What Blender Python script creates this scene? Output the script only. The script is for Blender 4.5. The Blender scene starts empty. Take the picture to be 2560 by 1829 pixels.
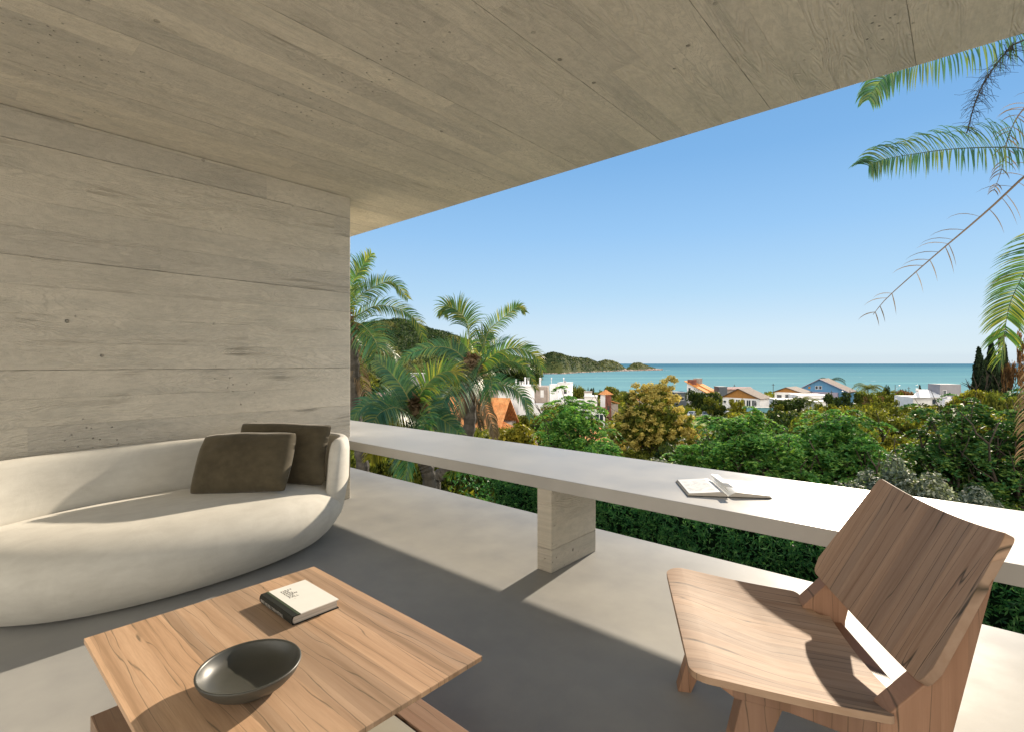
import bpy, bmesh, math, random
import numpy as np
from mathutils import Vector, Matrix, noise
R = math.radians
scene = bpy.context.scene
col = scene.collection
rnd = random.Random(7)
nr = np.random.default_rng(11)

# ------------------------------------------------------------------ camera, world, sun, exposure
F = 1274.0; EYE = 1.25; HOR = 908.0
cam = bpy.data.cameras.new("camera"); co = bpy.data.objects.new("camera", cam); col.objects.link(co)
co.location = (0, 0, EYE); co.rotation_euler = (R(90), 0, 0)
cam.sensor_width = 36; cam.lens = F/2560*36; cam.shift_y = -(914.5-HOR)/2560
cam.clip_start = 0.05; cam.clip_end = 40000
scene.camera = co

EXPO = 1.6; BACK_FILL = 2.7; SKYGAIN = 1/(.10*2**EXPO)
SUN_AZ = R(35.3); SUN_EL = R(21.3)
world = bpy.data.worlds.new("World"); scene.world = world; world.use_nodes = True
wn = world.node_tree.nodes; wl = world.node_tree.links
bg = wn['Background']
sky = wn.new('ShaderNodeTexSky'); sky.sky_type = 'NISHITA'; sky.sun_disc = False
sky.sun_elevation = SUN_EL; sky.sun_rotation = SUN_AZ
sky.altitude = 0; sky.air_density = 1.0; sky.dust_density = 0.0; sky.ozone_density = 2.0
# clear coastal sky: the Nishita sky evened out towards a blue-to-pale gradient by elevation
wtc = wn.new('ShaderNodeTexCoord'); wsep = wn.new('ShaderNodeSeparateXYZ'); wl.new(wtc.outputs['Generated'], wsep.inputs[0])
wr = wn.new('ShaderNodeValToRGB'); wl.new(wsep.outputs[2], wr.inputs[0])
SKY = [(-.02, (.50, .62, .74)), (.0, (.55, .68, .80)), (.012, (.56, .69, .82)), (.018, (.60, .73, .85)), (.06, (.58, .73, .87)), (.13, (.44, .66, .87)), (.24, (.30, .55, .86)), (.36, (.20, .44, .78)), (.50, (.15, .37, .71)), (1.0, (.12, .30, .62))]
el = wr.color_ramp.elements
while len(el) < len(SKY)-1: el.new(.5)
for e, (p_, c_) in zip(el, SKY[1:]): e.position = p_; e.color = (*c_, 1)
wm = wn.new('ShaderNodeMix'); wm.data_type = 'RGBA'; wm.blend_type = 'MULTIPLY'; wm.inputs[0].default_value = 1.0
wl.new(wr.outputs[0], wm.inputs[6]); wm.inputs[7].default_value = (SKYGAIN, SKYGAIN, SKYGAIN, 1)
wx = wn.new('ShaderNodeMix'); wx.data_type = 'RGBA'; wx.inputs[0].default_value = 0.96
# unseen fill added to the sky behind the house (-y), to brighten the terrace
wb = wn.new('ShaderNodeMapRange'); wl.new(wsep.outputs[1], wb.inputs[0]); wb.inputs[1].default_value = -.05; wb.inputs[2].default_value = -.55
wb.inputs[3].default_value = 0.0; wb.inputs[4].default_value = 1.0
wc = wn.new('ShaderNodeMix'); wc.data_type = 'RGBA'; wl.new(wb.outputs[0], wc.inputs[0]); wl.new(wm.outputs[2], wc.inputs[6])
wc.inputs[7].default_value = (BACK_FILL*SKYGAIN, BACK_FILL*.93*SKYGAIN, BACK_FILL*.82*SKYGAIN, 1)
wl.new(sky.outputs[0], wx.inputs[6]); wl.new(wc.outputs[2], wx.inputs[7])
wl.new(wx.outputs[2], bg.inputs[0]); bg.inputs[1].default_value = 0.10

sd = bpy.data.lights.new("sun", 'SUN'); so = bpy.data.objects.new("sun", sd); col.objects.link(so)
sd.energy = 2.8; sd.angle = R(1.0); sd.color = (1.0, 0.86, 0.68)
sdir = Vector((math.sin(SUN_AZ)*math.cos(SUN_EL), math.cos(SUN_AZ)*math.cos(SUN_EL), math.sin(SUN_EL)))
so.rotation_euler = sdir.to_track_quat('Z', 'Y').to_euler()
so.location = (10, 10, 12)
scene.view_settings.view_transform = 'Standard'; scene.view_settings.look = 'None'
scene.view_settings.exposure = EXPO; scene.view_settings.gamma = 1.0

# ------------------------------------------------------------------ frames
YAW = R(41.34)
ROT = -YAW                                   # terrace axes: x along the railing, y out to the sea
CX, SX = math.cos(YAW), math.sin(YAW)
def TW(a, v, z=0.0):                         # terrace -> world
    return Vector((a*CX + v*SX, -a*SX + v*CX, z))
def at(px, py, Y):                           # photo pixel + distance -> world
    return Vector(((px-1280)/F*Y, Y, EYE - (py-HOR)/F*Y))

# ------------------------------------------------------------------ tagging
def tag(o, label=None, cat=None, group=None, kind=None):
    if label: o['label'] = label
    if cat: o['category'] = cat
    if group: o['group'] = group
    if kind: o['kind'] = kind
    return o
def empty(name, loc, rz=0.0):
    o = bpy.data.objects.new(name, None); col.objects.link(o)
    o.location = loc; o.rotation_euler = (0, 0, rz); o.empty_display_size = .2
    return o
def link_mesh(name, me, mat=None, parent=None, loc=None, rz=None, smooth=False):
    o = bpy.data.objects.new(name, me); col.objects.link(o)
    if mat: me.materials.append(mat)
    if smooth: me.shade_smooth()
    if parent: o.parent = parent
    if loc is not None: o.location = loc
    if rz is not None: o.rotation_euler = (0, 0, rz)
    return o
def mesh_obj(name, verts, faces, mat=None, parent=None, loc=None, rz=None, smooth=False):
    me = bpy.data.meshes.new(name); me.from_pydata([tuple(v) for v in verts], [], faces); me.update()
    bm = bmesh.new(); bm.from_mesh(me); bmesh.ops.recalc_face_normals(bm, faces=bm.faces); bm.to_mesh(me); bm.free()
    return link_mesh(name, me, mat, parent, loc, rz, smooth)
def np_mesh(name, V, n):                     # V: (k*n,3) vertices, faces of n corners each
    me = bpy.data.meshes.new(name); k = len(V)//n
    me.vertices.add(len(V)); me.vertices.foreach_set('co', V.astype(np.float32).ravel())
    me.loops.add(k*n); me.loops.foreach_set('vertex_index', np.arange(k*n, dtype=np.int32))
    me.polygons.add(k); me.polygons.foreach_set('loop_start', np.arange(0, k*n, n, dtype=np.int32))
    try: me.polygons.foreach_set('loop_total', np.full(k, n, dtype=np.int32))
    except Exception: pass
    me.update(calc_edges=True)
    return me
def bevel(o, w=.004, seg=2):
    m = o.modifiers.new('bevel', 'BEVEL'); m.width = w; m.segments = seg; m.limit_method = 'ANGLE'; m.angle_limit = R(40)
    m.harden_normals = False
    return o
class MB:                                    # mesh collector
    def __init__(s): s.v = []; s.f = []
    def box(s, x0, x1, y0, y1, z0, z1):
        n = len(s.v)
        s.v += [(x0,y0,z0),(x1,y0,z0),(x1,y1,z0),(x0,y1,z0),(x0,y0,z1),(x1,y0,z1),(x1,y1,z1),(x0,y1,z1)]
        s.f += [tuple(n+i for i in q) for q in ((0,3,2,1),(4,5,6,7),(0,1,5,4),(1,2,6,5),(2,3,7,6),(3,0,4,7))]
        return s
    def prism(s, poly, axis, c0, c1):        # poly in the two other axes, extruded along axis
        n = len(s.v); k = len(poly)
        for c in (c0, c1):
            for p in poly:
                q = list(p); q.insert(axis, c); s.v.append(tuple(q))
        s.f.append(tuple(range(n, n+k))); s.f.append(tuple(range(n+2*k-1, n+k-1, -1)))
        for i in range(k): j = (i+1) % k; s.f.append((n+i, n+j, n+k+j, n+k+i))
        return s
    def tube(s, pts, rad, seg=8, cap=True):
        pts = [Vector(p) for p in pts]; n0 = len(s.v); k = len(pts)
        for i, p in enumerate(pts):
            t = (pts[min(i+1, k-1)] - pts[max(i-1, 0)]).normalized()
            a = t.cross(Vector((0, 0, 1)) if abs(t.z) < .9 else Vector((1, 0, 0))).normalized(); b = t.cross(a)
            r = rad[i] if isinstance(rad, (list, tuple)) else rad
            for j in range(seg):
                an = 2*math.pi*j/seg; s.v.append(tuple(p + a*math.cos(an)*r + b*math.sin(an)*r))
        for i in range(k-1):
            for j in range(seg):
                a0 = n0+i*seg+j; a1 = n0+i*seg+(j+1) % seg
                s.f.append((a0, a1, a1+seg, a0+seg))
        if cap:
            s.f.append(tuple(n0+seg-1-j for j in range(seg))); s.f.append(tuple(n0+(k-1)*seg+j for j in range(seg)))
        return s
    def lathe(s, prof, cx=0, cy=0, seg=32):
        n0 = len(s.v)
        for r, z in prof:
            for j in range(seg):
                an = 2*math.pi*j/seg; s.v.append((cx+r*math.cos(an), cy+r*math.sin(an), z))
        for i in range(len(prof)-1):
            for j in range(seg):
                a0 = n0+i*seg+j; a1 = n0+i*seg+(j+1) % seg
                s.f.append((a0, a1, a1+seg, a0+seg))
        return s
    def build(s, name, mat, parent=None, loc=None, rz=None, smooth=False, off=None):
        v = s.v if off is None else [(a-off[0], b-off[1], c-off[2]) for a, b, c in s.v]
        return mesh_obj(name, v, s.f, mat, parent, loc, rz, smooth)

# ------------------------------------------------------------------ materials
class NT:
    def __init__(s, name):
        s.m = bpy.data.materials.new(name); s.m.use_nodes = True
        s.t = s.m.node_tree; s.n = s.t.nodes; s.l = s.t.links
        s.p = s.n['Principled BSDF']; s.out = s.n['Material Output']
    def node(s, t, **k):
        n = s.n.new(t)
        for a, b in k.items():
            if hasattr(n, a): setattr(n, a, b)
        return n
    def link(s, a, b): s.l.new(a, b)
    def setin(s, node, i, val):
        if hasattr(val, 'is_output') or isinstance(val, bpy.types.NodeSocket): s.l.new(val, node.inputs[i])
        else: node.inputs[i].default_value = val
    def math(s, op, a, b=0.0, c=None):
        n = s.n.new('ShaderNodeMath'); n.operation = op
        s.setin(n, 0, a); s.setin(n, 1, b)
        if c is not None: s.setin(n, 2, c)
        return n.outputs[0]
    def obj(s):
        return s.n.new('ShaderNodeTexCoord').outputs['Object']
    def sep(s, v):
        n = s.n.new('ShaderNodeSeparateXYZ'); s.l.new(v, n.inputs[0]); return n.outputs
    def comb(s, x, y, z):
        n = s.n.new('ShaderNodeCombineXYZ')
        for i, q in enumerate((x, y, z)): s.setin(n, i, q)
        return n.outputs[0]
    def noise(s, v, scale, det=4, rough=.5, dist=0.0):
        n = s.n.new('ShaderNodeTexNoise'); s.l.new(v, n.inputs['Vector']); n.inputs['Scale'].default_value = scale
        n.inputs['Detail'].default_value = det; n.inputs['Roughness'].default_value = rough; n.inputs['Distortion'].default_value = dist
        return n.outputs[0]
    def white(s, v):
        n = s.n.new('ShaderNodeTexWhiteNoise'); n.noise_dimensions = '3D'; s.l.new(v, n.inputs['Vector']); return n.outputs['Value']
    def voro(s, v, scale, feat='F1'):
        n = s.n.new('ShaderNodeTexVoronoi'); n.feature = feat; s.l.new(v, n.inputs['Vector']); n.inputs['Scale'].default_value = scale
        return n.outputs['Distance']
    def ramp(s, f, stops):
        n = s.n.new('ShaderNodeValToRGB'); s.l.new(f, n.inputs[0]); e = n.color_ramp.elements
        while len(e) < len(stops): e.new(.5)
        for i, (p, c) in enumerate(stops):
            e[i].position = p; e[i].color = (c, c, c, 1) if isinstance(c, (int, float)) else (*c, 1)
        return n.outputs[0]
    def mix(s, f, a, b, mode='MIX'):
        n = s.n.new('ShaderNodeMix'); n.data_type = 'RGBA'; n.blend_type = mode
        s.setin(n, 0, f)
        for i, q in ((6, a), (7, b)):
            if isinstance(q, tuple): n.inputs[i].default_value = (*q, 1) if len(q) == 3 else q
            elif isinstance(q, (int, float)): n.inputs[i].default_value = (q, q, q, 1)
            else: s.l.new(q, n.inputs[i])
        return n.outputs[2]
    def bump(s, h, strength=.3, dist=.01):
        n = s.n.new('ShaderNodeBump'); n.inputs['Strength'].default_value = strength; n.inputs['Distance'].default_value = dist
        s.l.new(h, n.inputs['Height']); s.l.new(n.outputs[0], s.p.inputs['Normal'])
    def base(s, c, rough=.6, spec=.5, metal=0):
        s.setin(s.p, 'Base Color', c if not isinstance(c, tuple) else (*c, 1)); 
        s.setin(s.p, 'Roughness', rough); s.p.inputs['Specular IOR Level'].default_value = spec; s.p.inputs['Metallic'].default_value = metal

def plain(name, c, rough=.6, spec=.4, var=.12, scale=3.0, bumpy=0.0, metal=0):
    t = NT(name); v = t.obj(); n = t.noise(v, scale, 5, .6)
    k = t.ramp(n, [(.3, 1-var), (.7, 1+var*.4)])
    t.base(t.mix(1.0, c, k, 'MULTIPLY'), rough, spec, metal)
    if bumpy: t.bump(t.noise(v, scale*12, 4, .6), bumpy, .01)
    return t.m

def board_concrete(name, along, across, bw=.1725, panel=4, gain=1.0):
    """concrete cast against rough boards; along/across are object axes 0,1,2"""
    t = NT(name); v = t.obj(); x = t.sep(v)
    A = x[along]; B = x[across]
    idx = t.math('FLOOR', t.math('DIVIDE', B, bw)); fr = t.math('SUBTRACT', t.math('DIVIDE', B, bw), idx)
    # boards end at staggered places
    off = t.math('MULTIPLY', t.white(t.comb(idx, 3.3, 1.0)), 2.6)
    seg = t.math('FLOOR', t.math('DIVIDE', t.math('ADD', A, off), 2.6))
    tone = t.white(t.comb(idx, seg, 7.0))
    shift = t.math('MULTIPLY', t.white(t.comb(idx, seg, 2.0)), 40.0)
    g = t.comb(t.math('MULTIPLY', t.math('ADD', A, shift), 1.0), t.math('MULTIPLY', B, 7.0), shift)
    warp = t.noise(g, 1.1, 2, .5, .3)
    # knots make the grain swirl
    kn = t.voro(t.comb(t.math('ADD', t.math('MULTIPLY', A, 1.0), shift), t.math('MULTIPLY', B, 2.6), shift), 1.35)
    knm = t.ramp(kn, [(.0, 1.0), (.22, 0.0)])
    rings = t.math('SINE', t.math('ADD', t.math('MULTIPLY', warp, 120.0), t.math('MULTIPLY', kn, 60.0)))
    fine = t.noise(t.comb(t.math('MULTIPLY', A, 6.0), t.math('MULTIPLY', B, 120.0), shift), 1.0, 4, .6)
    blotch = t.noise(t.comb(t.math('MULTIPLY', A, .9), t.math('MULTIPLY', B, 2.2), 0.0), 1.6, 6, .62)
    stain = t.noise(t.comb(t.math('MULTIPLY', A, 1.4), t.math('MULTIPLY', B, 7.0), shift), 1.3, 5, .65)
    j = t.math('MINIMUM', fr, t.math('SUBTRACT', 1.0, fr))              # 0 at joint
    jn = t.math('ADD', j, t.math('MULTIPLY', t.math('SUBTRACT', t.noise(v, 9, 3), .5), .045))
    deep = t.math('COMPARE', t.math('MODULO', t.math('ADD', idx, 400.0+1.0), float(panel)), 0.0, .1)
    jd = t.ramp(jn, [(.0, 1.0), (.016, 0.0)])
    joint = t.math('MULTIPLY', jd, t.math('ADD', t.math('MULTIPLY', t.math('MULTIPLY', deep, t.math('LESS_THAN', fr, .5)), .85), .11))
    pit0 = t.voro(v, 21); pit = t.math('MULTIPLY', t.ramp(pit0, [(.07, 1.0), (.13, 0.0)]), t.ramp(t.noise(v, 1.1, 2), [(.56, 0.0), (.66, 1.0)]))
    pb0 = t.voro(v, 4.3); pb = t.math('MULTIPLY', t.ramp(pb0, [(.035, 1.0), (.055, 0.0)]), t.ramp(t.noise(v, 2.0, 2), [(.45, 0.0), (.55, 1.0)]))
    pits = t.math('MAXIMUM', pit, pb)
    c = t.mix(t.ramp(blotch, [(.32, 0.0), (.68, 1.0)]), (.50*gain, .46*gain, .385*gain), (.60*gain, .55*gain, .46*gain))
    c = t.mix(t.math('MULTIPLY', t.ramp(stain, [(.5, 0.0), (.66, 1.0)]), .38), c, (.37*gain, .355*gain, .305*gain))
    c = t.mix(1.0, c, t.mix(tone, (.90, .90, .91), (1.07, 1.06, 1.045)), 'MULTIPLY')
    c = t.mix(t.math('MULTIPLY', t.math('MULTIPLY', t.math('ADD', rings, 1.0), .5), .05), c, (.13, .12, .1))
    c = t.mix(t.math('MULTIPLY', knm, .1), c, (.42, .39, .32))
    c = t.mix(t.math('MULTIPLY', joint, .6), c, (.07, .062, .05))
    c = t.mix(t.math('MULTIPLY', pits, .5), c, (.06, .055, .045))
    grit = t.noise(t.comb(t.math('MULTIPLY', A, 1.0), t.math('MULTIPLY', B, 2.0), shift), 16.0, 8, .72)
    c = t.mix(t.math('MULTIPLY', t.ramp(grit, [(.42, 1.0), (.56, 0.0)]), .13), c, (.22, .205, .165))
    sw = t.math('SINE', t.math('ADD', t.math('MULTIPLY', warp, 190.0), t.math('MULTIPLY', kn, 95.0)))
    c = t.mix(t.math('MULTIPLY', t.math('MULTIPLY', t.ramp(sw, [(.55, 0.0), (1.0, 1.0)]), t.ramp(blotch, [(.45, 0.0), (.6, 1.0)])), .22), c, (.24, .22, .175))
    t.base(c, .8, .2)
    rough_zone = t.ramp(t.noise(t.comb(A, t.math('MULTIPLY', B, 3.0), shift), .9, 3), [(.42, .15), (.62, 1.0)])
    h = t.math('ADD', t.math('MULTIPLY', t.math('MULTIPLY', rings, rough_zone), .3), t.math('MULTIPLY', t.math('MULTIPLY', fine, rough_zone), 1.1))
    h = t.math('ADD', h, t.math('MULTIPLY', tone, .6))
    h = t.math('ADD', h, t.math('MULTIPLY', t.noise(v, 34, 6, .75), 1.5)); h = t.math('ADD', h, t.math('MULTIPLY', t.math('MULTIPLY', sw, knm), .6))
    h = t.math('SUBTRACT', h, t.math('MULTIPLY', joint, 2.5))
    h = t.math('SUBTRACT', h, t.math('MULTIPLY', pits, 2.5))
    t.bump(h, 1.0, .0050)
    return t.m

def smooth_concrete(name, c0, c1, rough0, rough1, spec=.5):
    t = NT(name); v = t.obj()
    n1 = t.noise(v, 1.1, 5, .55); n2 = t.noise(v, 4.0, 6, .6); n3 = t.noise(v, 60, 3, .6)
    m = t.math('ADD', t.math('MULTIPLY', n1, .65), t.math('MULTIPLY', n2, .35))
    c = t.mix(t.ramp(m, [(.35, 0.0), (.66, 1.0)]), c0, c1)
    rr = t.ramp(t.math('ADD', t.math('MULTIPLY', n1, .5), t.math('MULTIPLY', n2, .5)), [(.35, rough0), (.65, rough1)])
    t.base(c, rr, spec)
    t.bump(n3, .08, .001)
    return t.m

def wood(name, along, across, third, pw=.085, base=(.42, .235, .13), light=(.55, .335, .205), dark=(.24, .14, .08), vein=(.05, .04, .025), rough=.42, seed=0.0, veins=1.0):
    t = NT(name); v = t.obj(); x = t.sep(v)
    A = x[along]; B = t.math('ADD', x[across], seed); C = x[third]
    # plank index with uneven widths
    q = t.math('ADD', t.math('DIVIDE', B, pw), t.math('MULTIPLY', t.math('SINE', t.math('MULTIPLY', B, 37.0)), .28))
    idx = t.math('FLOOR', q); fr = t.math('SUBTRACT', q, idx)
    tone = t.white(t.comb(idx, seed, 1.0)); sh = t.math('MULTIPLY', t.white(t.comb(idx, seed, 5.0)), 30.0)
    w1 = t.noise(t.comb(t.math('ADD', t.math('MULTIPLY', A, .8), sh), t.math('MULTIPLY', B, 8.0), t.math('ADD', C, sh)), 1.0, 3, .5)
    w2 = t.noise(t.comb(t.math('ADD', t.math('MULTIPLY', A, 5.0), sh), t.math('MULTIPLY', B, 30.0), sh), 1.0, 3, .5)
    ph = t.math('ADD', t.math('ADD', t.math('MULTIPLY', B, 26.0), t.math('MULTIPLY', w1, 4.2)), t.math('ADD', t.math('MULTIPLY', w2, .32), sh))
    vf = t.math('ABSOLUTE', t.math('SUBTRACT', t.math('FRACT', ph), .5))
    mask = t.ramp(t.noise(t.comb(t.math('ADD', t.math('MULTIPLY', A, 1.2), sh), t.math('MULTIPLY', B, 14.0), sh), 1.0, 2), [(.36, 0.0), (.46, 1.0)])
    vline = t.math('MULTIPLY', t.ramp(vf, [(.0, 1.0), (.045, 0.0)]), mask)
    ph2 = t.math('ADD', t.math('MULTIPLY', ph, 3.0), t.math('MULTIPLY', w1, 3.0))
    vf2 = t.math('ABSOLUTE', t.math('SUBTRACT', t.math('FRACT', ph2), .5))
    vline2 = t.math('MULTIPLY', t.ramp(vf2, [(.0, 1.0), (.16, 0.0)]), t.ramp(w2, [(.45, 0.0), (.6, .5)]))
    fine = t.noise(t.comb(t.math('MULTIPLY', A, 12.0), t.math('MULTIPLY', B, 260.0), t.math('MULTIPLY', C, 60.0)), 1.0, 3, .6)
    band = t.noise(t.comb(t.math('ADD', t.math('MULTIPLY', A, .8), sh), t.math('MULTIPLY', B, 22.0), sh), 1.0, 4, .55)
    c = t.mix(t.ramp(band, [(.36, 0.0), (.64, 1.0)]), base, light)
    c = t.mix(t.math('MULTIPLY', t.ramp(band, [(.28, 1.0), (.42, 0.0)]), .65), c, dark)
    c = t.mix(1.0, c, t.mix(tone, (.76, .78, .80), (1.14, 1.10, 1.04)), 'MULTIPLY')
    c = t.mix(t.math('MULTIPLY', vline2, .45*veins), c, dark)
    c = t.mix(t.math('MULTIPLY', vline, .82*veins), c, vein)
    c = t.mix(t.math('MULTIPLY', t.ramp(fine, [(.4, .0), (.7, 1.0)]), .22), c, dark)
    edge = t.ramp(t.math('MINIMUM', fr, t.math('SUBTRACT', 1.0, fr)), [(.0, 1.0), (.015, 0.0)])
    c = t.mix(t.math('MULTIPLY', edge, .35), c, dark)
    t.base(c, t.math('ADD', rough-.06, t.math('MULTIPLY', fine, .14)), .22)
    t.bump(t.math('SUBTRACT', t.math('MULTIPLY', fine, .6), vline), .12, .0012)
    return t.m

def fabric(name, c0, c1, sheen=.3, scale=3.0, rough=.9):
    t = NT(name); v = t.obj()
    n = t.noise(v, scale, 6, .65, .5); f = t.noise(v, 420, 2, .5)
    m = t.noise(t.comb(t.math('MULTIPLY', t.sep(v)[0], 3.0), t.sep(v)[1], t.math('MULTIPLY', t.sep(v)[2], 4.0)), 7, 4, .6)
    c = t.mix(t.ramp(t.math('ADD', t.math('MULTIPLY', n, .6), t.math('MULTIPLY', m, .4)), [(.38, 0.0), (.62, 1.0)]), c0, c1)
    t.base(c, rough, .15); t.p.inputs['Sheen Weight'].default_value = sheen; t.p.inputs['Sheen Roughness'].default_value = .4
    t.p.inputs['Sheen Tint'].default_value = (1, .96, .88, 1)
    t.bump(t.math('ADD', t.math('MULTIPLY', f, .4), t.math('MULTIPLY', n, 3.0)), .25, .002)
    return t.m

def leafmat(name, c0, c1, c2=None, trans=.45, rough=.45, tcol=None, spec=.06):
    """leaf shader: each leaf its own tint, some light passes through"""
    t = NT(name)
    g = t.node('ShaderNodeNewGeometry'); oi = t.node('ShaderNodeObjectInfo')
    r = g.outputs['Random Per Island']
    stops = [(.0, c0), (.55, c1)] + ([(.97, c2)] if c2 else [(1.0, c1)])
    c = t.ramp(r, stops)
    cl = t.noise(t.obj(), .9, 2, .5)
    c = t.mix(1.0, c, t.ramp(cl, [(.35, .78), (.65, 1.2)]), 'MULTIPLY')
    c = t.mix(1.0, c, t.mix(oi.outputs['Random'], (.86, .9, .85), (1.16, 1.08, 1.0)), 'MULTIPLY')
    t.base(c, rough, spec)
    tr = t.node('ShaderNodeBsdfTranslucent'); mx = t.node('ShaderNodeMixShader'); mx.inputs[0].default_value = trans
    tc = t.mix(1.0, c, tcol or (1.25, 1.35, .6), 'MULTIPLY'); t.link(tc, tr.inputs[0])
    t.link(t.p.outputs[0], mx.inputs[1]); t.link(tr.outputs[0], mx.inputs[2]); t.link(mx.outputs[0], t.out.inputs[0])
    return t.m

M = {}
M['wall'] = board_concrete('board_formed_concrete_wall', 1, 2, .1725, 4, 1.12)
M['ceil'] = board_concrete('board_formed_concrete_ceiling', 1, 0, .1725, 4, 1.5)
M['pier'] = board_concrete('board_formed_concrete_pier', 1, 2, .14, 3)
M['floor'] = smooth_concrete('polished_concrete_floor', (.27, .27, .265), (.38, .375, .355), .46, .60, .12)
M['ledge'] = smooth_concrete('smooth_concrete_ledge', (.37, .355, .33), (.47, .455, .425), .30, .42, .22)
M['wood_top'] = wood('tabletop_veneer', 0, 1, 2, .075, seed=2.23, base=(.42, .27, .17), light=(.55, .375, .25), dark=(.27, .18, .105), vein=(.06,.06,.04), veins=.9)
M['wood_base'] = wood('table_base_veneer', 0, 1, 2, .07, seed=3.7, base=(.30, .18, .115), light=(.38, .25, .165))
M['wood_seat'] = wood('chair_seat_veneer', 0, 1, 2, .08, base=(.34, .225, .15), light=(.43, .30, .21), seed=1.3, rough=.68, veins=1.1)
M['wood_back'] = wood('chair_back_veneer', 2, 1, 0, .07, base=(.34, .22, .15), light=(.45, .31, .22), seed=8.1, rough=.55, veins=1.2)
M['wood_side'] = wood('chair_side_timber', 2, 0, 1, .11, base=(.25, .14, .09), light=(.33, .195, .13), seed=5.5, rough=.45)
M['wood_rail'] = wood('chair_rail_timber', 1, 2, 0, .09, base=(.30, .15, .085), light=(.37, .2, .12), seed=2.5, rough=.45)
M['sofa'] = fabric('cream_brushed_upholstery', (.48, .46, .41), (.56, .54, .485), .25, 5.0)
M['velvet'] = fabric('olive_brown_velvet', (.058, .048, .030), (.088, .073, .046), .35, 4.0, .85)
M['black_glaze'] = plain('dark_glazed_ceramic', (.060, .060, .050), .40, .5, .2, 6)
M['book_white'] = plain('white_book_cloth', (.78, .77, .72), .55, .3, .03, 20)
M['book_black'] = plain('black_book_cloth', (.016, .018, .014), .6, .3, .1, 20)
M['book_green'] = plain('green_book_stripe', (.055, .075, .045), .6, .3, .1, 20)
M['ink'] = plain('dark_ink', (.03, .03, .028), .7, .2, 0, 20)
M['ink_pale'] = plain('pale_ink', (.42, .40, .36), .7, .2, 0, 20)
def pages_mat():
    t = NT('page_edges'); v = t.obj(); x = t.sep(v)
    s = t.noise(t.comb(t.math('MULTIPLY', x[0], 2.0), t.math('MULTIPLY', x[1], 2.0), t.math('MULTIPLY', x[2], 900.0)), 1.0, 2, .5)
    t.base(t.mix(t.ramp(s, [(.35, 0.0), (.65, 1.0)]), (.40, .36, .31), (.60, .56, .50)), .8, .2); return t.m
M['pages'] = pages_mat()
def printed():
    t = NT('printed_page'); v = t.obj(); x = t.sep(v)
    n = t.noise(v, 22, 5, .7, 1.2)
    inside = t.math('MULTIPLY', t.math('GREATER_THAN', x[1], .04), t.math('LESS_THAN', x[1], .275))
    left = t.math('MULTIPLY', t.math('LESS_THAN', x[0], -.035), t.math('GREATER_THAN', x[0], -.185))
    k = t.math('MULTIPLY', t.math('MULTIPLY', inside, left), t.ramp(n, [(.42, 0.0), (.6, .75)]))
    t.base(t.mix(k, (.78, .78, .76), (.45, .47, .47)), .5, .3); return t.m
M['printed'] = printed()
M['inlay'] = plain('stone_inlay', (.36, .34, .27), .35, .4, .08, 3)
M['trunk'] = plain('bark', (.075, .06, .045), .9, .2, .5, 5, .5)
M['palmtrunk'] = plain('palm_bark', (.085, .075, .062), .9, .2, .5, 7, .6)
M['white_wall'] = plain('white_render', (.86, .84, .83), .8, .2, .12, .6)
M['grey_wall'] = plain('grey_render', (.30, .29, .31), .8, .2, .15, .6)
M['dgrey_wall'] = plain('dark_grey_cladding', (.085, .10, .12), .6, .3, .15, .8)
M['taupe_wall'] = plain('taupe_render', (.36, .30, .26), .8, .2, .3, .8)
M['blue_wall'] = plain('blue_painted_boards', (.10, .25, .42), .7, .3, .1, 1)
M['teal_wall'] = plain('teal_painted_wall', (.16, .36, .42), .8, .3, .2, 1)
M['lilac_wall'] = plain('lilac_render', (.36, .32, .40), .8, .2, .12, 1)
M['red_wall'] = plain('stained_red_render', (.25, .10, .07), .85, .2, .5, 1.5)
M['ochre'] = plain('ochre_boards', (.42, .20, .06), .8, .2, .2, 2)
M['glass'] = plain('dark_window_glass', (.03, .045, .06), .12, .6, .3, 1)
M['curtain'] = plain('pale_curtain', (.55, .58, .60), .7, .2, .3, 4)
def tiles(name, c0, c1, sc=3.2):
    t = NT(name); v = t.obj(); x = t.sep(v)
    n = t.noise(v, 1.3, 5, .65); n2 = t.white(t.comb(t.math('FLOOR', t.math('MULTIPLY', x[0], 3.0)), t.math('FLOOR', t.math('MULTIPLY', x[1], 3.0)), 1.0))
    c = t.mix(t.ramp(n, [(.35, 0.0), (.65, 1.0)]), c0, c1); c = t.mix(1.0, c, t.mix(n2, (.82, .82, .82), (1.12, 1.1, 1.08)), 'MULTIPLY')
    t.base(c, .85, .15)
    w = t.math('SINE', t.math('MULTIPLY', x[0], 22.0)); t.bump(t.math('ADD', w, n2), .5, .05); return t.m
M['orange_tile'] = tiles('orange_clay_tiles', (.64, .24, .085), (.80, .38, .15))
M['bright_tile'] = tiles('bright_orange_sheet', (.68, .25, .06), (.78, .34, .10))
M['brown_tile'] = tiles('weathered_brown_tiles', (.12, .09, .075), (.20, .155, .13))
M['darkbrown_tile'] = tiles('dark_brown_tiles', (.085, .055, .045), (.15, .10, .085))
M['pink_tile'] = tiles('faded_pink_tiles', (.42, .24, .22), (.52, .34, .30))
M['white_roof'] = plain('white_roof_sheet', (.70, .68, .66), .6, .3, .12, 1)
M['pole'] = plain('weathered_pole', (.09, .08, .07), .8, .2, .2, 3)
M['metal'] = plain('pale_metal', (.5, .5, .5), .4, .5, .1, 3, metal=.5)
M['car_white'] = plain('white_car_paint', (.72, .72, .72), .25, .5, .02, 2)
M['car_grey'] = plain('grey_car_paint', (.30, .32, .35), .25, .5, .02, 2)
M['tyre'] = plain('black_rubber', (.02, .02, .02), .8, .2, .1, 9)
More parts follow.
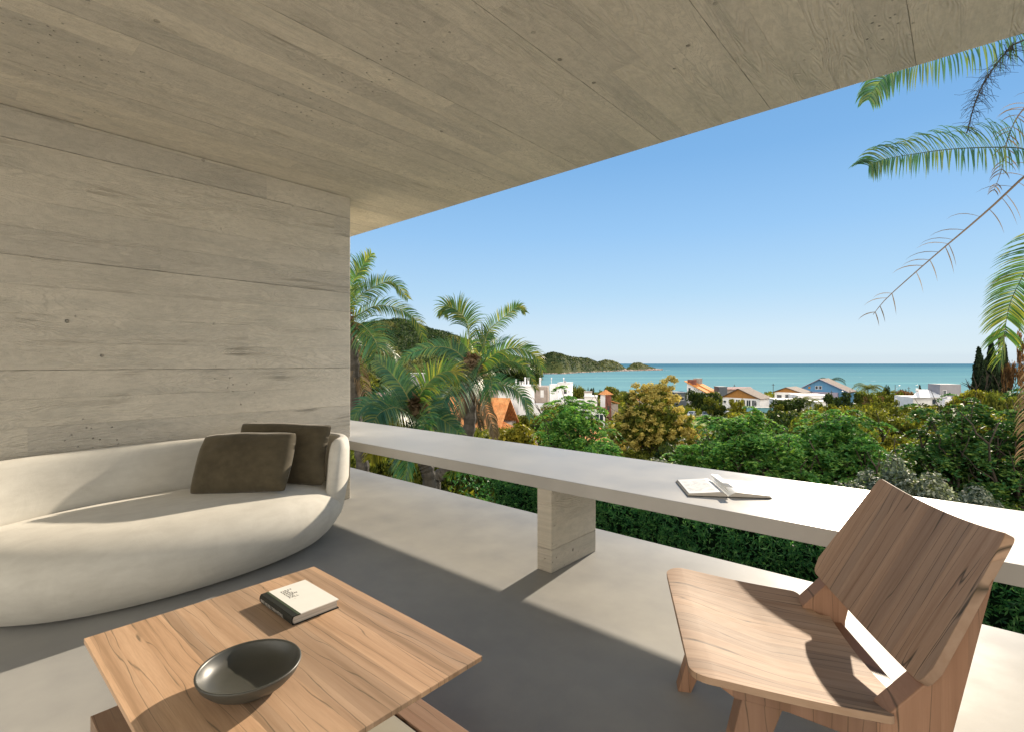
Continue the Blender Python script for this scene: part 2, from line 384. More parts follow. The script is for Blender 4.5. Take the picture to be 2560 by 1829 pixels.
M['black_sheet'] = plain('black_banner', (.02, .02, .02), .7, .2, .1, 2)
M['yellow'] = plain('yellow_sign_paint', (.75, .48, .03), .5, .3, .05, 2)

# ------------------------------------------------------------------ terrain height
SEA = EYE - 20.0
def ground_z(X, Y):
    d = math.hypot(X*.55, Y)
    xs = [0, 6, 14, 24, 45, 90, 150, 250, 322, 345, 380, 3000]
    zs = [-3.2, -3.3, -4.6, -6.2, -8.5, -11.8, -14.3, -17.0, -18.0, -19.3, -23, -40]
    z = float(np.interp(d, xs, zs))
    k = X/max(Y, 1)
    land = min(1.0, max(0.0, (.045 - k)/.03))            # the bay's left shore stays dry
    if d > 280: z = z*(1-land) + (-17.0 - .6*min(1, (d-280)/500))*land
    z += 7.0*min(1, max(0, (.0-k)/.12))*min(1, max(0, (Y-70)/110))
    return z

def grid_mesh(name, xs, ys, fz, mat, smooth=True):
    V = [(x, y, fz(x, y)) for y in ys for x in xs]; n = len(xs)
    Fc = [(j*n+i, j*n+i+1, (j+1)*n+i+1, (j+1)*n+i) for j in range(len(ys)-1) for i in range(n-1)]
    return mesh_obj(name, V, Fc, mat, smooth=smooth)
def earth():
    t = NT('scrub_earth'); g = t.node('ShaderNodeNewGeometry').outputs['Position']
    n = t.noise(g, .22, 6, .7); n2 = t.noise(g, 1.6, 5, .7)
    c = t.mix(t.ramp(n, [(.35, 0.0), (.65, 1.0)]), (.045, .065, .018), (.13, .12, .03))
    c = t.mix(t.ramp(n2, [(.4, 0.0), (.75, .7)]), c, (.05, .035, .015)); t.base(c, .95, .1)
    t.bump(n2, .8, .3); return t.m
M['earth'] = earth()
def axis(a, b, n, p=1.0): return [a+(b-a)*(i/(n-1))**p for i in range(n)]
V = []; Fc = []
tans = [-1.6+i*.04 for i in range(90)]; ds = axis(1.0, 70, 40, 1.6) + axis(76, 420, 60) + axis(450, 3000, 14)
for d in ds:
    for k in tans: V.append((k*d, d, ground_z(k*d, d)-(1.2 if d < 5 else 0)))
n = len(tans)
for j in range(len(ds)-1):
    for i in range(n-1): Fc.append((j*n+i, j*n+i+1, (j+1)*n+i+1, (j+1)*n+i))
tag(mesh_obj('ground', V, Fc, M['earth'], smooth=True), kind='structure')
def back_ground():
    mesh = mesh_obj('ground', [(-200, -150, -4.6), (200, -150, -4.6), (200, -3.6, -4.6), (-200, -3.6, -4.6)], [(0, 1, 2, 3)], plain('pale_bounce_ground', (.62, .58, .50), .9, .1, .15, .5))  # unseen ground behind the house, made pale to bounce light onto the ceiling
    tag(mesh, kind='structure')
    tag(mesh_obj('ground', [(-200, -3.6, -4.75), (200, -3.6, -4.75), (200, 1.2, -4.75), (-200, 1.2, -4.75)], [(0, 1, 2, 3)], M['earth']), kind='structure')
back_ground()

# ------------------------------------------------------------------ sea
def seamat():
    t = NT('turquoise_sea'); g = t.node('ShaderNodeNewGeometry').outputs['Position']; x = t.sep(g)
    d = x[1]
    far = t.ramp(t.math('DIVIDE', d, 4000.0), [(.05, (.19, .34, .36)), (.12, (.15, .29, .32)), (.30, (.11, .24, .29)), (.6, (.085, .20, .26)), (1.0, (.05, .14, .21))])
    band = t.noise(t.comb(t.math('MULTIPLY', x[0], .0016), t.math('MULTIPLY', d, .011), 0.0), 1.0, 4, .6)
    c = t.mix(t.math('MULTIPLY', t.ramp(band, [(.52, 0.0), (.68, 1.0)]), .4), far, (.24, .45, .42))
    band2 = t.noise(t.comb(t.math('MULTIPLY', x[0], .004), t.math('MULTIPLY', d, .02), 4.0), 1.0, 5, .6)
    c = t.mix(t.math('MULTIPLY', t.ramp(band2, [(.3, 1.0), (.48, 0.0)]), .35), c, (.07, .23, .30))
    caps = t.noise(t.comb(t.math('MULTIPLY', x[0], .09), t.math('MULTIPLY', d, .05), 0.0), 1.0, 3, .6)
    capm = t.math('MULTIPLY', t.ramp(caps, [(.68, 0.0), (.73, 1.0)]), t.ramp(t.noise(t.comb(t.math('MULTIPLY', x[0], .008), t.math('MULTIPLY', d, .004), 2.0), 1.0, 2), [(.42, 0.0), (.6, 1.0)]))
    c = t.mix(t.math('MULTIPLY', capm, .8), c, (.8, .82, .82))
    t.base(c, .95, .0)
    w = t.noise(t.comb(t.math('MULTIPLY', x[0], .25), t.math('MULTIPLY', d, .6), 0.0), 1.0, 5, .6); t.bump(w, .6, .6)
    return t.m
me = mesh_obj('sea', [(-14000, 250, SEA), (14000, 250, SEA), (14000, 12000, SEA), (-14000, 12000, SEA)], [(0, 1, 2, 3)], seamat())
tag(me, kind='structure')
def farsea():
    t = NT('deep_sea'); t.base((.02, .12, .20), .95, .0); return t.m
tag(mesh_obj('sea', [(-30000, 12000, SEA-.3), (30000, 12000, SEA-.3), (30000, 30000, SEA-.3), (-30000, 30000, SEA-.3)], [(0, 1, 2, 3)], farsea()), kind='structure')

# ------------------------------------------------------------------ terrace
def tbox(name, a0, a1, v0, v1, z0, z1, mat, bev=.004):
    o = MB().box(a0, a1, v0, v1, z0, z1).build(name, mat, rz=ROT)
    if bev: bevel(o, bev)
    return o
FV = 3.335
fl = tbox('terrace_floor', -9.5, 7.5, -3.2, FV, -.35, 0, M['floor'], .006); tag(fl, kind='structure')
cl = tbox('ceiling', -9.5, 7.5, -3.2, 3.36, 2.785, 3.15, M['ceil'], .006); tag(cl, kind='structure')
wl_ = MB().box(-4.55, -4.25, -3.0, 2.56, 0.002, 2.783).box(-9.4, -4.5505, 2.26, 2.559, 0.002, 2.783).build('concrete_side_wall', M['wall'], rz=ROT); bevel(wl_, .006)  # second box is an unseen wall, added to keep light off the ceiling
tag(wl_, 'tall board-marked grey concrete wall behind the cream sofa', 'wall')
# ledge on piers
lt = empty('concrete_ledge', TW(-1.88, 2.88, 0), ROT)
tag(lt, 'long thick concrete ledge on a short pier along the terrace edge', 'ledge')
off = (-1.88, 2.88, 0)
slab = MB().box(-9.4, 7.4, 2.43, 3.332, .494, .569).build('ledge_slab', M['ledge'], lt, off=off); bevel(slab, .004)
p = MB().box(-1.936, -1.828, 2.433, 2.925, .001, .494).build('pier', M['pier'], lt, off=off); bevel(p, .004)
p = MB().box(4.1, 4.21, 2.433, 2.925, .001, .494).build('pier', M['pier'], lt, off=off); bevel(p, .004)
p = MB().box(-7.9, -7.79, 2.433, 2.925, .001, .494).build('pier', M['pier'], lt, off=off); bevel(p, .004)

# ------------------------------------------------------------------ sofa
def superell(th, hx, hy, e):
    c, s = math.cos(th), math.sin(th)
    return (hx*math.copysign(abs(c)**(2/e), c), hy*math.copysign(abs(s)**(2/e), s))
SOC = (-3.60, 1.0)
sofa = empty('curved_sofa', TW(SOC[0], SOC[1], 0), ROT)
tag(sofa, 'cream upholstered curved sofa against the concrete wall', 'sofa')
def ring(hx, hy, e, n=120): return [superell(2*math.pi*i/n, hx, hy, e) for i in range(n)]
def sofa_body():
    prof = [(.34, .0), (.235, .0), (.185, .006), (.135, .028), (.085, .07), (.04, .125), (.01, .185), (.0, .235), (.008, .285), (.035, .33), (.08, .368), (.14, .395), (.22, .412), (.32, .42), (.42, .424)]
    V = []; N = 120; Fc = []
    for ins, z in prof:
        hx, hy = .585-ins, 1.04-ins
        for k, (x, y) in enumerate(ring(hx, hy, 2.2, N)):
            zz = z + .02*max(0, z-.2)*math.sin(y*3.1+1.0) - .05*max(0, .0-x)*min(1, max(0, (z-.25)/.12))
            V.append((x + .035*math.cos(y*2.1+.4)*(1 if x > 0 else 0)*min(1, abs(x)*3), y, zz))
    for i in range(len(prof)-1):
        for k in range(N): j = (k+1) % N; Fc.append((i*N+k, i*N+j, (i+1)*N+j, (i+1)*N+k))
    Fc.append(tuple(range(N-1, -1, -1))); Fc.append(tuple((len(prof)-1)*N+k for k in range(N)))
    o = mesh_obj('seat', V, Fc, M['sofa'], sofa, smooth=True)
    return o
sofa_body()
def sofa_shell():
    V = []; Fc = []; steps = 110
    a0, a1 = R(50), R(254)
    K = 20
    for i in range(steps+1):
        f = i/steps; th = a0 + (a1-a0)*f
        s = min(f, 1-f)*steps
        taper = min(1.0, s/5.0); tp = math.sqrt(max(0, 1-(1-taper)**2)) if taper < 1 else 1
        z1 = .33 + (.715-.33)*max(tp, .0) if s < 5 else .715
        z0 = .12 + .06*(1-tp)
        T = .052*max(tp, .08)
        # wall thickness section: rounded rectangle leaning slightly outward to the top
        for k in range(K):
            an = 2*math.pi*k/K
            cx, cz = math.cos(an), math.sin(an)
            sx = math.copysign(abs(cx)**.75, cx)*T
            # vertical: nearly straight sides with round top
            h = (z1-z0)/2; zc = (z1+z0)/2
            sz = math.copysign(abs(cz)**.28, cz)*h
            z = zc+sz
            lean = -.10*(1-min(1, max(0, (z-.12)/.4)))**1.6
            x, y = superell(th, .50+sx+lean*.7, 1.055+sx+lean*.6, 2.1)
            V.append((x, y, z))
    for i in range(steps):
        for k in range(K):
            j = (k+1) % K; Fc.append((i*K+k, i*K+j, (i+1)*K+j, (i+1)*K+k))
    Fc.append(tuple(range(K-1, -1, -1))); Fc.append(tuple(steps*K+k for k in range(K)))
    return mesh_obj('backrest', V, Fc, M['sofa'], sofa, smooth=True)
sofa_shell()

def cushion(name, W, H, T, loc, rz, tilt, label, roll=0.0, seed=1):
    n = 40; V = []; Fc = []
    for side in (1, -1):
        for j in range(n+1):
            for i in range(n+1):
                x = -1+2*i/n; y = -1+2*j/n
                px = x*(1-.035*(1-y*y))*W/2*(1+.02*math.sin(3*y+seed))*(1-.05*(abs(x)*abs(y))**6); py = y*(1-.05*(1-x*x))*H/2*(1+.025*math.sin(4*x+seed*2))*(1-.07*(abs(x)*abs(y))**6)
                t = ((1-abs(x)**2.6)*(1-abs(y)**2.6))
                d = T/2*t**.42
                wv = noise.noise(Vector((x*2.2+seed, y*2.2, seed*3.0)))*.10 + noise.noise(Vector((x*6+seed, y*6, 1.5)))*.03
                cr = (abs(x)*abs(y))**3
                d = d*(1+wv) + .004*math.sin(14*(abs(x)-abs(y)))*cr
                V.append((px, side*d, py))
    m = (n+1)*(n+1)
    for s in range(2):
        for j in range(n):
            for i in range(n):
                a = s*m+j*(n+1)+i; q = (a, a+1, a+n+2, a+n+1); Fc.append(q if s else q[::-1])
    me = bpy.data.meshes.new(name); me.from_pydata(V, [], Fc)
    bm = bmesh.new(); bm.from_mesh(me); bmesh.ops.remove_doubles(bm, verts=bm.verts, dist=.0004); bmesh.ops.recalc_face_normals(bm, faces=bm.faces)
    # bottom-edge origin
    bmesh.ops.translate(bm, vec=(0, 0, H/2), verts=bm.verts); bm.to_mesh(me); bm.free()
    o = link_mesh(name, me, M['velvet'], None, loc, smooth=True)
    o.rotation_euler = (Matrix.Rotation(rz, 3, 'Z') @ Matrix.Rotation(tilt, 3, 'X') @ Matrix.Rotation(roll, 3, 'Y')).to_euler()
    tag(o, label, 'cushion', 'cushions on the sofa')
    return o
cushion('cushion', .63, .43, .20, Vector((-1.755, 3.25, .415)), R(1), R(-32), 'olive-brown velvet cushion leaning in front of the other one', R(-2), 1)
cushion('cushion', .68, .45, .19, Vector((-1.645, 3.55, .40)), R(-4), R(-18), 'olive-brown velvet cushion standing behind, in the right corner of the sofa', R(1), 4)

# ------------------------------------------------------------------ coffee table
tbl = empty('coffee_table', TW(-1.45, .77, 0), ROT); toff = (-1.45, .77, 0)
tag(tbl, 'low square wooden coffee table with a thin striped top', 'table')
o = MB().box(-2.277, -1.168, .345, 1.182, .284, .300).build('tabletop', M['wood_top'], tbl, off=toff); bevel(o, .0012, 1)
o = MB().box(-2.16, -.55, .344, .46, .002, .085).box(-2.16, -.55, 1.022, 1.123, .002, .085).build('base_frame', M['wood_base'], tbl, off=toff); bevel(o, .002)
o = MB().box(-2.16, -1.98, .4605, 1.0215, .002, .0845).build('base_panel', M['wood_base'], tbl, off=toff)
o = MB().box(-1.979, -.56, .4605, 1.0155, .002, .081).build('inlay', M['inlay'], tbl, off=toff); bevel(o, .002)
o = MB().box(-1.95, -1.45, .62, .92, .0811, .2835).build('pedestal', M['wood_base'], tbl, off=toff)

# bowl
bc = TW(-1.572, .617, .3005)
o = MB()
o = MB().lathe([(.0, .004), (.05, .003), (.075, .0), (.088, .004), (.112, .02), (.131, .04), (.1395, .058), (.141, .0625), (.139, .0655), (.1345, .0645), (.1325, .06), (.124, .041), (.105, .026), (.07, .016), (.03, .0125), (0, .012)], seg=72).build('bowl', M['black_glaze'], None, bc, ROT, smooth=True)
tag(o, 'round dark glazed shallow bowl on the coffee table', 'bowl')

# text helper
def text_mesh(name, body, size, mat, parent, M4, align='LEFT', ext=.0002, space=1.0, linesp=1.0):
    cu = bpy.data.curves.new(name, 'FONT'); cu.body = body; cu.size = size; cu.extrude = ext; cu.align_x = align
    cu.space_character = space; cu.space_line = linesp
    tmp = bpy.data.objects.new(name, cu); col.objects.link(tmp)
    bpy.context.view_layer.update()
    me = bpy.data.meshes.new_from_object(tmp.evaluated_get(bpy.context.evaluated_depsgraph_get()))
    col.objects.unlink(tmp); bpy.data.objects.remove(tmp)
    me.transform(M4)
    return link_mesh(name, me, mat, parent)

# closed book on the table: local x = along spine (right), y = away from the spine
bk = empty('hardcover_book', TW(-2.088, .862, .3004), ROT)
tag(bk, 'white hardcover book with a black spine lying on the coffee table', 'book')
W_, D_, T_ = .272, .182, .034
MB().box(.0, W_, .012, D_, .0, .003).build('back_cover', M['book_black'], bk)
MB().box(.0, W_, .030, D_, T_-.003, T_).build('front_cover', M['book_white'], bk)
MB().box(.0, W_, .0, .0295, T_-.0032, T_+.0002).build('cover_hinge', M['book_black'], bk)
MB().box(.0, W_, .019, .0285, T_+.0004, T_+.0009).build('cover_stripe', M['book_green'], bk)
arc = [(-.010*math.sin(math.pi*i/10)+.004, T_/2-math.cos(math.pi*i/10)*T_/2) for i in range(11)]
inner = [(y+.004, T_/2+(z-T_/2)*.86) for y, z in arc][::-1]
MB().prism(arc+inner, 0, 0.0, W_).build('spine', M['book_black'], bk)
pg = [(.006, .0035), (.0, .017), (.006, T_-.0035), (D_-.006, T_-.0035), (D_-.006, .0035)]
MB().prism(pg, 0, .004, W_-.004).build('page_block', M['pages'], bk)
lines = ["FIRST", "WE", "FEEL", "THEN", "WE", "FALL"]; sh = [0, 0, 0, 0, 0, 0]
bdy = "\n".join(lines)
# reading direction of the cover runs away from the spine, lines run along the spine
for i, w in enumerate(lines):
    m4 = Matrix.Translation((.050+.0145*i, .058+.0*i, T_+.0003)) @ Matrix.Rotation(R(90), 4, 'Z')
    text_mesh('title_lettering', w, .0155, M['ink'], bk, m4, space=1.25)
m4 = Matrix.Translation((.050+.0145*6.2, .062, T_+.0003)) @ Matrix.Rotation(R(90), 4, 'Z')
text_mesh('small_lettering', "- -----", .007, M['ink_pale'], bk, m4)
m4 = Matrix.Translation((.014, -.0068, .011)) @ Matrix.Rotation(R(90), 4, 'X')
text_mesh('spine_lettering', "FIRST WE FEEL THEN WE FALL", .0155, M['ink_pale'], bk, m4, space=.92)

# open book on the ledge
ob = empty('open_book', TW(-.885, 2.681, .5695), ROT + math.atan2(.229, .343))
tag(ob, 'open book lying with its pages spread on the concrete ledge', 'book')
def openbook():
    HW = .2; D = .315; n = 18
    MB().box(-HW-.006, HW+.006, -.004, D+.004, .0, .003).build('cover', M['book_black'], ob)
    def top(x):      # x 0..1 from gutter outward
        return .005 + .021*math.sin(min(1, x*4.2)*math.pi/2)*(1-.62*max(0, (x-.2)/.8)**.85)
    for s in (-1, 1):
        V = []; Fc = []
        for i in range(n+1):
            f = i/n; x = s*f*(HW-.004); zt = top(f)
            out = s*.010*(1-0) if i == n else 0
            for y in (0.0, D):
                V.append((x+(out if i == n else 0), y, .0032)); V.append((x, y, zt))
        for i in range(n):
            a = i*4; b = a+4
            Fc += [(a, b, b+1, a+1), (a+2, a+3, b+3, b+2), (a, a+2, b+2, b)]
        a = n*4; Fc.append((a, a+2, a+3, a+1))
        mesh_obj('page_block', V, Fc, M['pages'], ob)
        V = []; Fc = []
        for i in range(n+1):
            f = i/n
            for y in (.001, D-.001): V.append((s*f*(HW-.004), y, top(f)+.0006+(.0 if f > .03 else .0)))
        for i in range(n): a = i*2; Fc.append((a, a+1, a+3, a+2))
        o = mesh_obj('page', V, Fc, M['printed'], ob, smooth=True)
    # one leaf curling up from the gutter
    V = []; Fc = []; m = 14
    for i in range(m+1):
        f = i/m
        x = .006 - .030*math.sin(min(1, f*1.35)*math.pi/2) + .085*max(0, f-.35)**1.3; z = .018+.034*math.sin(min(1, f/.62)*math.pi/2) - .008*max(0, f-.62)
        for y in (.002, D-.002): V.append((x, y, z))
    for i in range(m): a = i*2; Fc.append((a, a+1, a+3, a+2))
    o = mesh_obj('curling_page', V, Fc, M['printed'], ob, smooth=True)
    s = o.modifiers.new('s', 'SOLIDIFY'); s.thickness = .0006
openbook()

# ------------------------------------------------------------------ chair
CTH = -.204; CO = Vector((.537, 1.670, 0))
chair = empty('lounge_chair', CO, CTH)
tag(chair, 'low wooden lounge chair with a slanted back, facing the coffee table', 'chair')
def grid_panel(name, rows, wfun, pos, mat, parent, thick, ncol=24, bev=.005):
    V = []; Fc = []; n = ncol
    for r in rows:
        w = wfun(r)
        for i in range(n+1): V.append(pos(r, -w + 2*w*i/n))
    for j in range(len(rows)-1):
        for i in range(n): a = j*(n+1)+i; Fc.append((a, a+1, a+n+2, a+n+1))
    # back face
    me = bpy.data.meshes.new(name); me.from_pydata([tuple(v) for v in V], [], Fc)
    o = link_mesh(name, me, mat, parent, smooth=False)
    s = o.modifiers.new('thickness', 'SOLIDIFY'); s.thickness = thick; s.offset = -1; s.use_even_offset = False
    bevel(o, bev, 3)
    me.shade_smooth()
    w_ = o.modifiers.new('n', 'WEIGHTED_NORMAL'); w_.keep_sharp = True
    return o
def seat_w(s):
    base = .366 - (.366-.353)*s/.483
    r = .062
    if s < r: base -= r - math.sqrt(max(0, r*r-(r-s)**2))
    if s > .453:
        q = (s-.453)/.025
        if s <= .478: base -= .03*(1-math.sqrt(max(0, 1-q*q)))
        elif s < .508: base = .240 + (base-.03-.240)*(1-math.sqrt(max(0, 1-(1-(s-.478)/.03)**2)))
        else: base = .236
    return base
def seat_pos(s, t):
    z = .436 - .056*(s/.483) - .046*(1-(t/.365)**2)*min(1, s/.3+.12) - .006*math.sin(math.pi*min(1, s/.5))
    z += -.012*max(0, 1-s/.08)**2
    return (s, t, z)
rows = [0, .002, .006, .012, .02, .03, .042, .055, .062] + [.062+.026*i for i in range(1, 16)] + [.46, .466, .471, .475, .478, .479, .481, .485, .491, .499, .508, .523, .541]
grid_panel('seat', rows, seat_w, seat_pos, M['wood_seat'], chair, .018)
L_ = .425
SB, ZB, ST, ZT = .523, .483, .723, .854
def back_w(h):
    f = h/L_; w = .361 - .058*f
    if h < .05: w -= .022*(1-h/.05)**1.0 + (.018*(1-math.sqrt(max(0, 1-(1-h/.018)**2))) if h < .018 else 0)
    if h > L_-.02: q = (h-(L_-.02))/.02; w -= .014*(1-math.sqrt(max(0, 1-q*q)))
    return w
dirb = Vector((ST-SB, 0, ZT-ZB)).normalized(); nb = Vector((dirb.z, 0, -dirb.x))   # nb: backwards-down
def back_pos(h, t):
    c = 1-(t/.36)**2
    f = h/L_
    dip = -.020*c*f - .018*c*(1-f)
    p = Vector((SB, 0, ZB)) + dirb*(h*(Vector((ST-SB, 0, ZT-ZB)).length/L_)+dip) + nb*(.036*c)
    return (p.x, t, p.z)
rows = [0, .002, .005, .009, .014, .018, .03, .04, .05] + [.05+.0375*i for i in range(1, 11)] + [L_-.014, L_-.009, L_-.005, L_-.002, L_]
rows = sorted(set(round(r, 4) for r in rows))
ob_ = grid_panel('backrest', rows, back_w, back_pos, M['wood_back'], chair, .022)
ob_.modifiers['thickness'].offset = 1
def side_frame(t0, t1):
    def seatline(s): return .436-.056*(s/.483)-.022
    poly = [(.07, seatline(.07)), (.113, .377), (.24, .358), (.45, .300), (.485, .22), (.52, .0), (.59, .0), (.602, .341), (.690, .738),
            (.680, .722), (.578, .510), (.545, .470), (.466, .384), (.455, seatline(.455))]
    return MB().prism([(s, z) for s, z in poly], 1, t0, t1)
for t0, t1 in ((-.326, -.257), (.257, .326)):
    o = side_frame(t0, t1).build('side_frame', M['wood_side'], chair); bevel(o, .004)
def front_leg(sg):
    # splayed tapering plank
    V = []
    for z, s0, s1 in ((.375, .132, .236), (.0, .038, .086)):
        for s in (s0, s1):
            for t in (.257, .318): V.append((s, sg*(t + (0.0 if z > .1 else .03)), z))
    V = [(V[0]), V[1], V[3], V[2], V[4], V[5], V[7], V[6]]
    Fc = [(0, 1, 2, 3), (7, 6, 5, 4), (0, 4, 5, 1), (1, 5, 6, 2), (2, 6, 7, 3), (3, 7, 4, 0)]
    o = mesh_obj('leg', V, Fc, M['wood_side'], chair); bevel(o, .003); return o
front_leg(1); front_leg(-1)
o = MB().prism([(.536, .27), (.578, .27), (.590, .335), (.543, .335)], 1, -.2565, .2565)
o.v = [(a, b, c) for a, b, c in o.v]
o = o.build('cross_rail', M['wood_rail'], chair); bevel(o, .003)
o = MB().box(.15, .185, -.2565, .2565, .345, .39).build('cross_rail', M['wood_rail'], chair); bevel(o, .003)

# ================================================================== the view
def leaf_quads(C, size, elong=1.7, up=0.35, outward=None, jitter=.35):
    """one rhombus leaf per centre; normals random, biased up/outward"""
    k = len(C)
    nrm = nr.normal(size=(k, 3)); nrm /= np.linalg.norm(nrm, axis=1)[:, None]
    if outward is not None: nrm = nrm*.75 + outward*.9
    nrm[:, 2] += up; nrm /= np.linalg.norm(nrm, axis=1)[:, None]
    r = nr.normal(size=(k, 3)); t = np.cross(nrm, r); t /= np.linalg.norm(t, axis=1)[:, None]
    b = np.cross(nrm, t)
    s = (size*(1+jitter*nr.uniform(-1, 1, k)))[:, None]
    V = np.empty((k, 4, 3))
    V[:, 0] = C-t*s*elong*.5; V[:, 1] = C+b*s*.5; V[:, 2] = C+t*s*elong*.5; V[:, 3] = C-b*s*.5
    return V.reshape(-1, 3)
def blob_points(c, rad, n, shell=.55):
    d = nr.normal(size=(n, 3)); d /= np.linalg.norm(d, axis=1)[:, None]
    r = (shell + (1-shell)*nr.uniform(0, 1, n)**.5)[:, None]
    return np.array(c) + d*r*np.array(rad), d
def crown_mesh(name, blobs, n_per, size, **kw):
    P = []; D = []
    tot = sum(b[3]*b[4]*b[5] for b in blobs)**(1)
    for b in blobs:
        n = max(12, int(n_per*len(blobs)*(b[3]*b[4]+b[4]*b[5]+b[3]*b[5])/sum(q[3]*q[4]+q[4]*q[5]+q[3]*q[5] for q in blobs)))
        p, d = blob_points(b[:3], b[3:6], n); P.append(p); D.append(d)
    P = np.vstack(P); D = np.vstack(D)
    P += nr.normal(size=P.shape)*size*.5
    return np_mesh(name, leaf_quads(P, size, outward=D, **kw), 4)
def limbs(name, h, spread, nl, r0, base=(0, 0, 0), twist=.25, zf=.35, seed=0):
    q = random.Random(seed); m = MB(); tops = []
    def bend(p0, p1, r_a, r_b, k=5, amp=.06):
        L = (p1-p0).length; pts = []
        for i in range(k+1):
            f = i/k; o = Vector((q.uniform(-1, 1), q.uniform(-1, 1), 0))*L*amp*math.sin(f*math.pi)
            pts.append(p0.lerp(p1, f)+o)
        m.tube(pts, [r_a+(r_b-r_a)*i/k for i in range(k+1)], 7); return pts
    b = Vector(base); fork = b+Vector((q.uniform(-.1, .1)*h, q.uniform(-.1, .1)*h, h*zf))
    bend(b, fork, r0, r0*.75)
    for i in range(nl):
        an = 2*math.pi*(i+q.uniform(-.3, .3))/nl; rr = spread*q.uniform(.45, 1)
        e = b+Vector((math.cos(an)*rr, math.sin(an)*rr, h*q.uniform(.68, .95)))
        pts = bend(fork, e, r0*.6, r0*.13, 6, .09); tops.append(e)
        for j in range(3):
            s = pts[q.randint(2, 5)]; e2 = s+Vector((q.uniform(-1, 1)*spread*.45, q.uniform(-1, 1)*spread*.45, h*q.uniform(.08, .25)))
            bend(s, e2, r0*.28, r0*.06, 4, .08); tops.append(e2)
    return m, tops

L = {}
L['green'] = leafmat('feathery_green_leaves', (.06, .185, .06), (.14, .32, .095), (.34, .52, .13), .48, .6)
L['deep'] = leafmat('deep_green_leaves', (.035, .11, .045), (.075, .185, .065), (.22, .32, .08), .42, .5)
L['olive'] = leafmat('olive_leaves', (.05, .065, .014), (.11, .13, .022), (.24, .23, .04), .4, .5)
L['dark'] = leafmat('dark_leaves', (.012, .028, .010), (.03, .052, .014), (.08, .10, .02), .35, .5)
L['lime'] = leafmat('yellow_green_leaves', (.09, .10, .014), (.19, .18, .025), (.33, .29, .04), .45, .5)
L['gold'] = leafmat('golden_flower_heads', (.30, .27, .07), (.55, .45, .13), (.70, .60, .22), .5, .6, (1.1, 1.0, .6))
L['rust'] = leafmat('rust_brown_needles', (.07, .045, .022), (.15, .085, .04), (.24, .15, .07), .35, .6, (1.2, 1, .6))
L['spruce'] = leafmat('blackish_green_needles', (.008, .018, .012), (.018, .032, .018), (.035, .055, .025), .2, .5)
L['silver'] = leafmat('silver_green_leaves', (.07, .09, .07), (.13, .16, .12), (.42, .45, .38), .3, .5)
L['mixed'] = leafmat('reddish_shrub_leaves', (.05, .06, .02), (.13, .11, .05), (.35, .10, .08), .35, .5)
L['hedge'] = leafmat('dark_hedge_leaves', (.025, .11, .045), (.06, .21, .08), (.20, .42, .15), .35, .35, spec=.3)
L['palm'] = leafmat('palm_leaflets', (.03, .085, .025), (.07, .15, .04), (.26, .25, .04), .42, .4, spec=.25)
L['palmdk'] = leafmat('bluish_palm_leaflets', (.022, .075, .045), (.045, .13, .07), (.15, .20, .06), .38, .38, spec=.3)
L['dead'] = leafmat('dry_palm_leaflets', (.09, .07, .045), (.17, .125, .08), (.28, .22, .15), .3, .7, (1.1, .95, .7))
L['forest'] = leafmat('hillside_foliage', (.014, .032, .018), (.032, .058, .022), (.085, .11, .035), .3, .6)
L['scrub'] = leafmat('hillside_scrub', (.06, .075, .03), (.13, .14, .05), (.22, .21, .08), .3, .6)
M['rachis'] = plain('palm_rachis', (.14, .15, .04), .5, .3, .2, 9)
M['rachis_dk'] = plain('palm_rachis_dark', (.045, .055, .02), .5, .3, .2, 9)
M['rachis_dry'] = plain('dry_rachis', (.17, .115, .065), .7, .2, .2, 9)
M['twig'] = plain('dark_twigs', (.035, .03, .022), .8, .2, .2, 9)

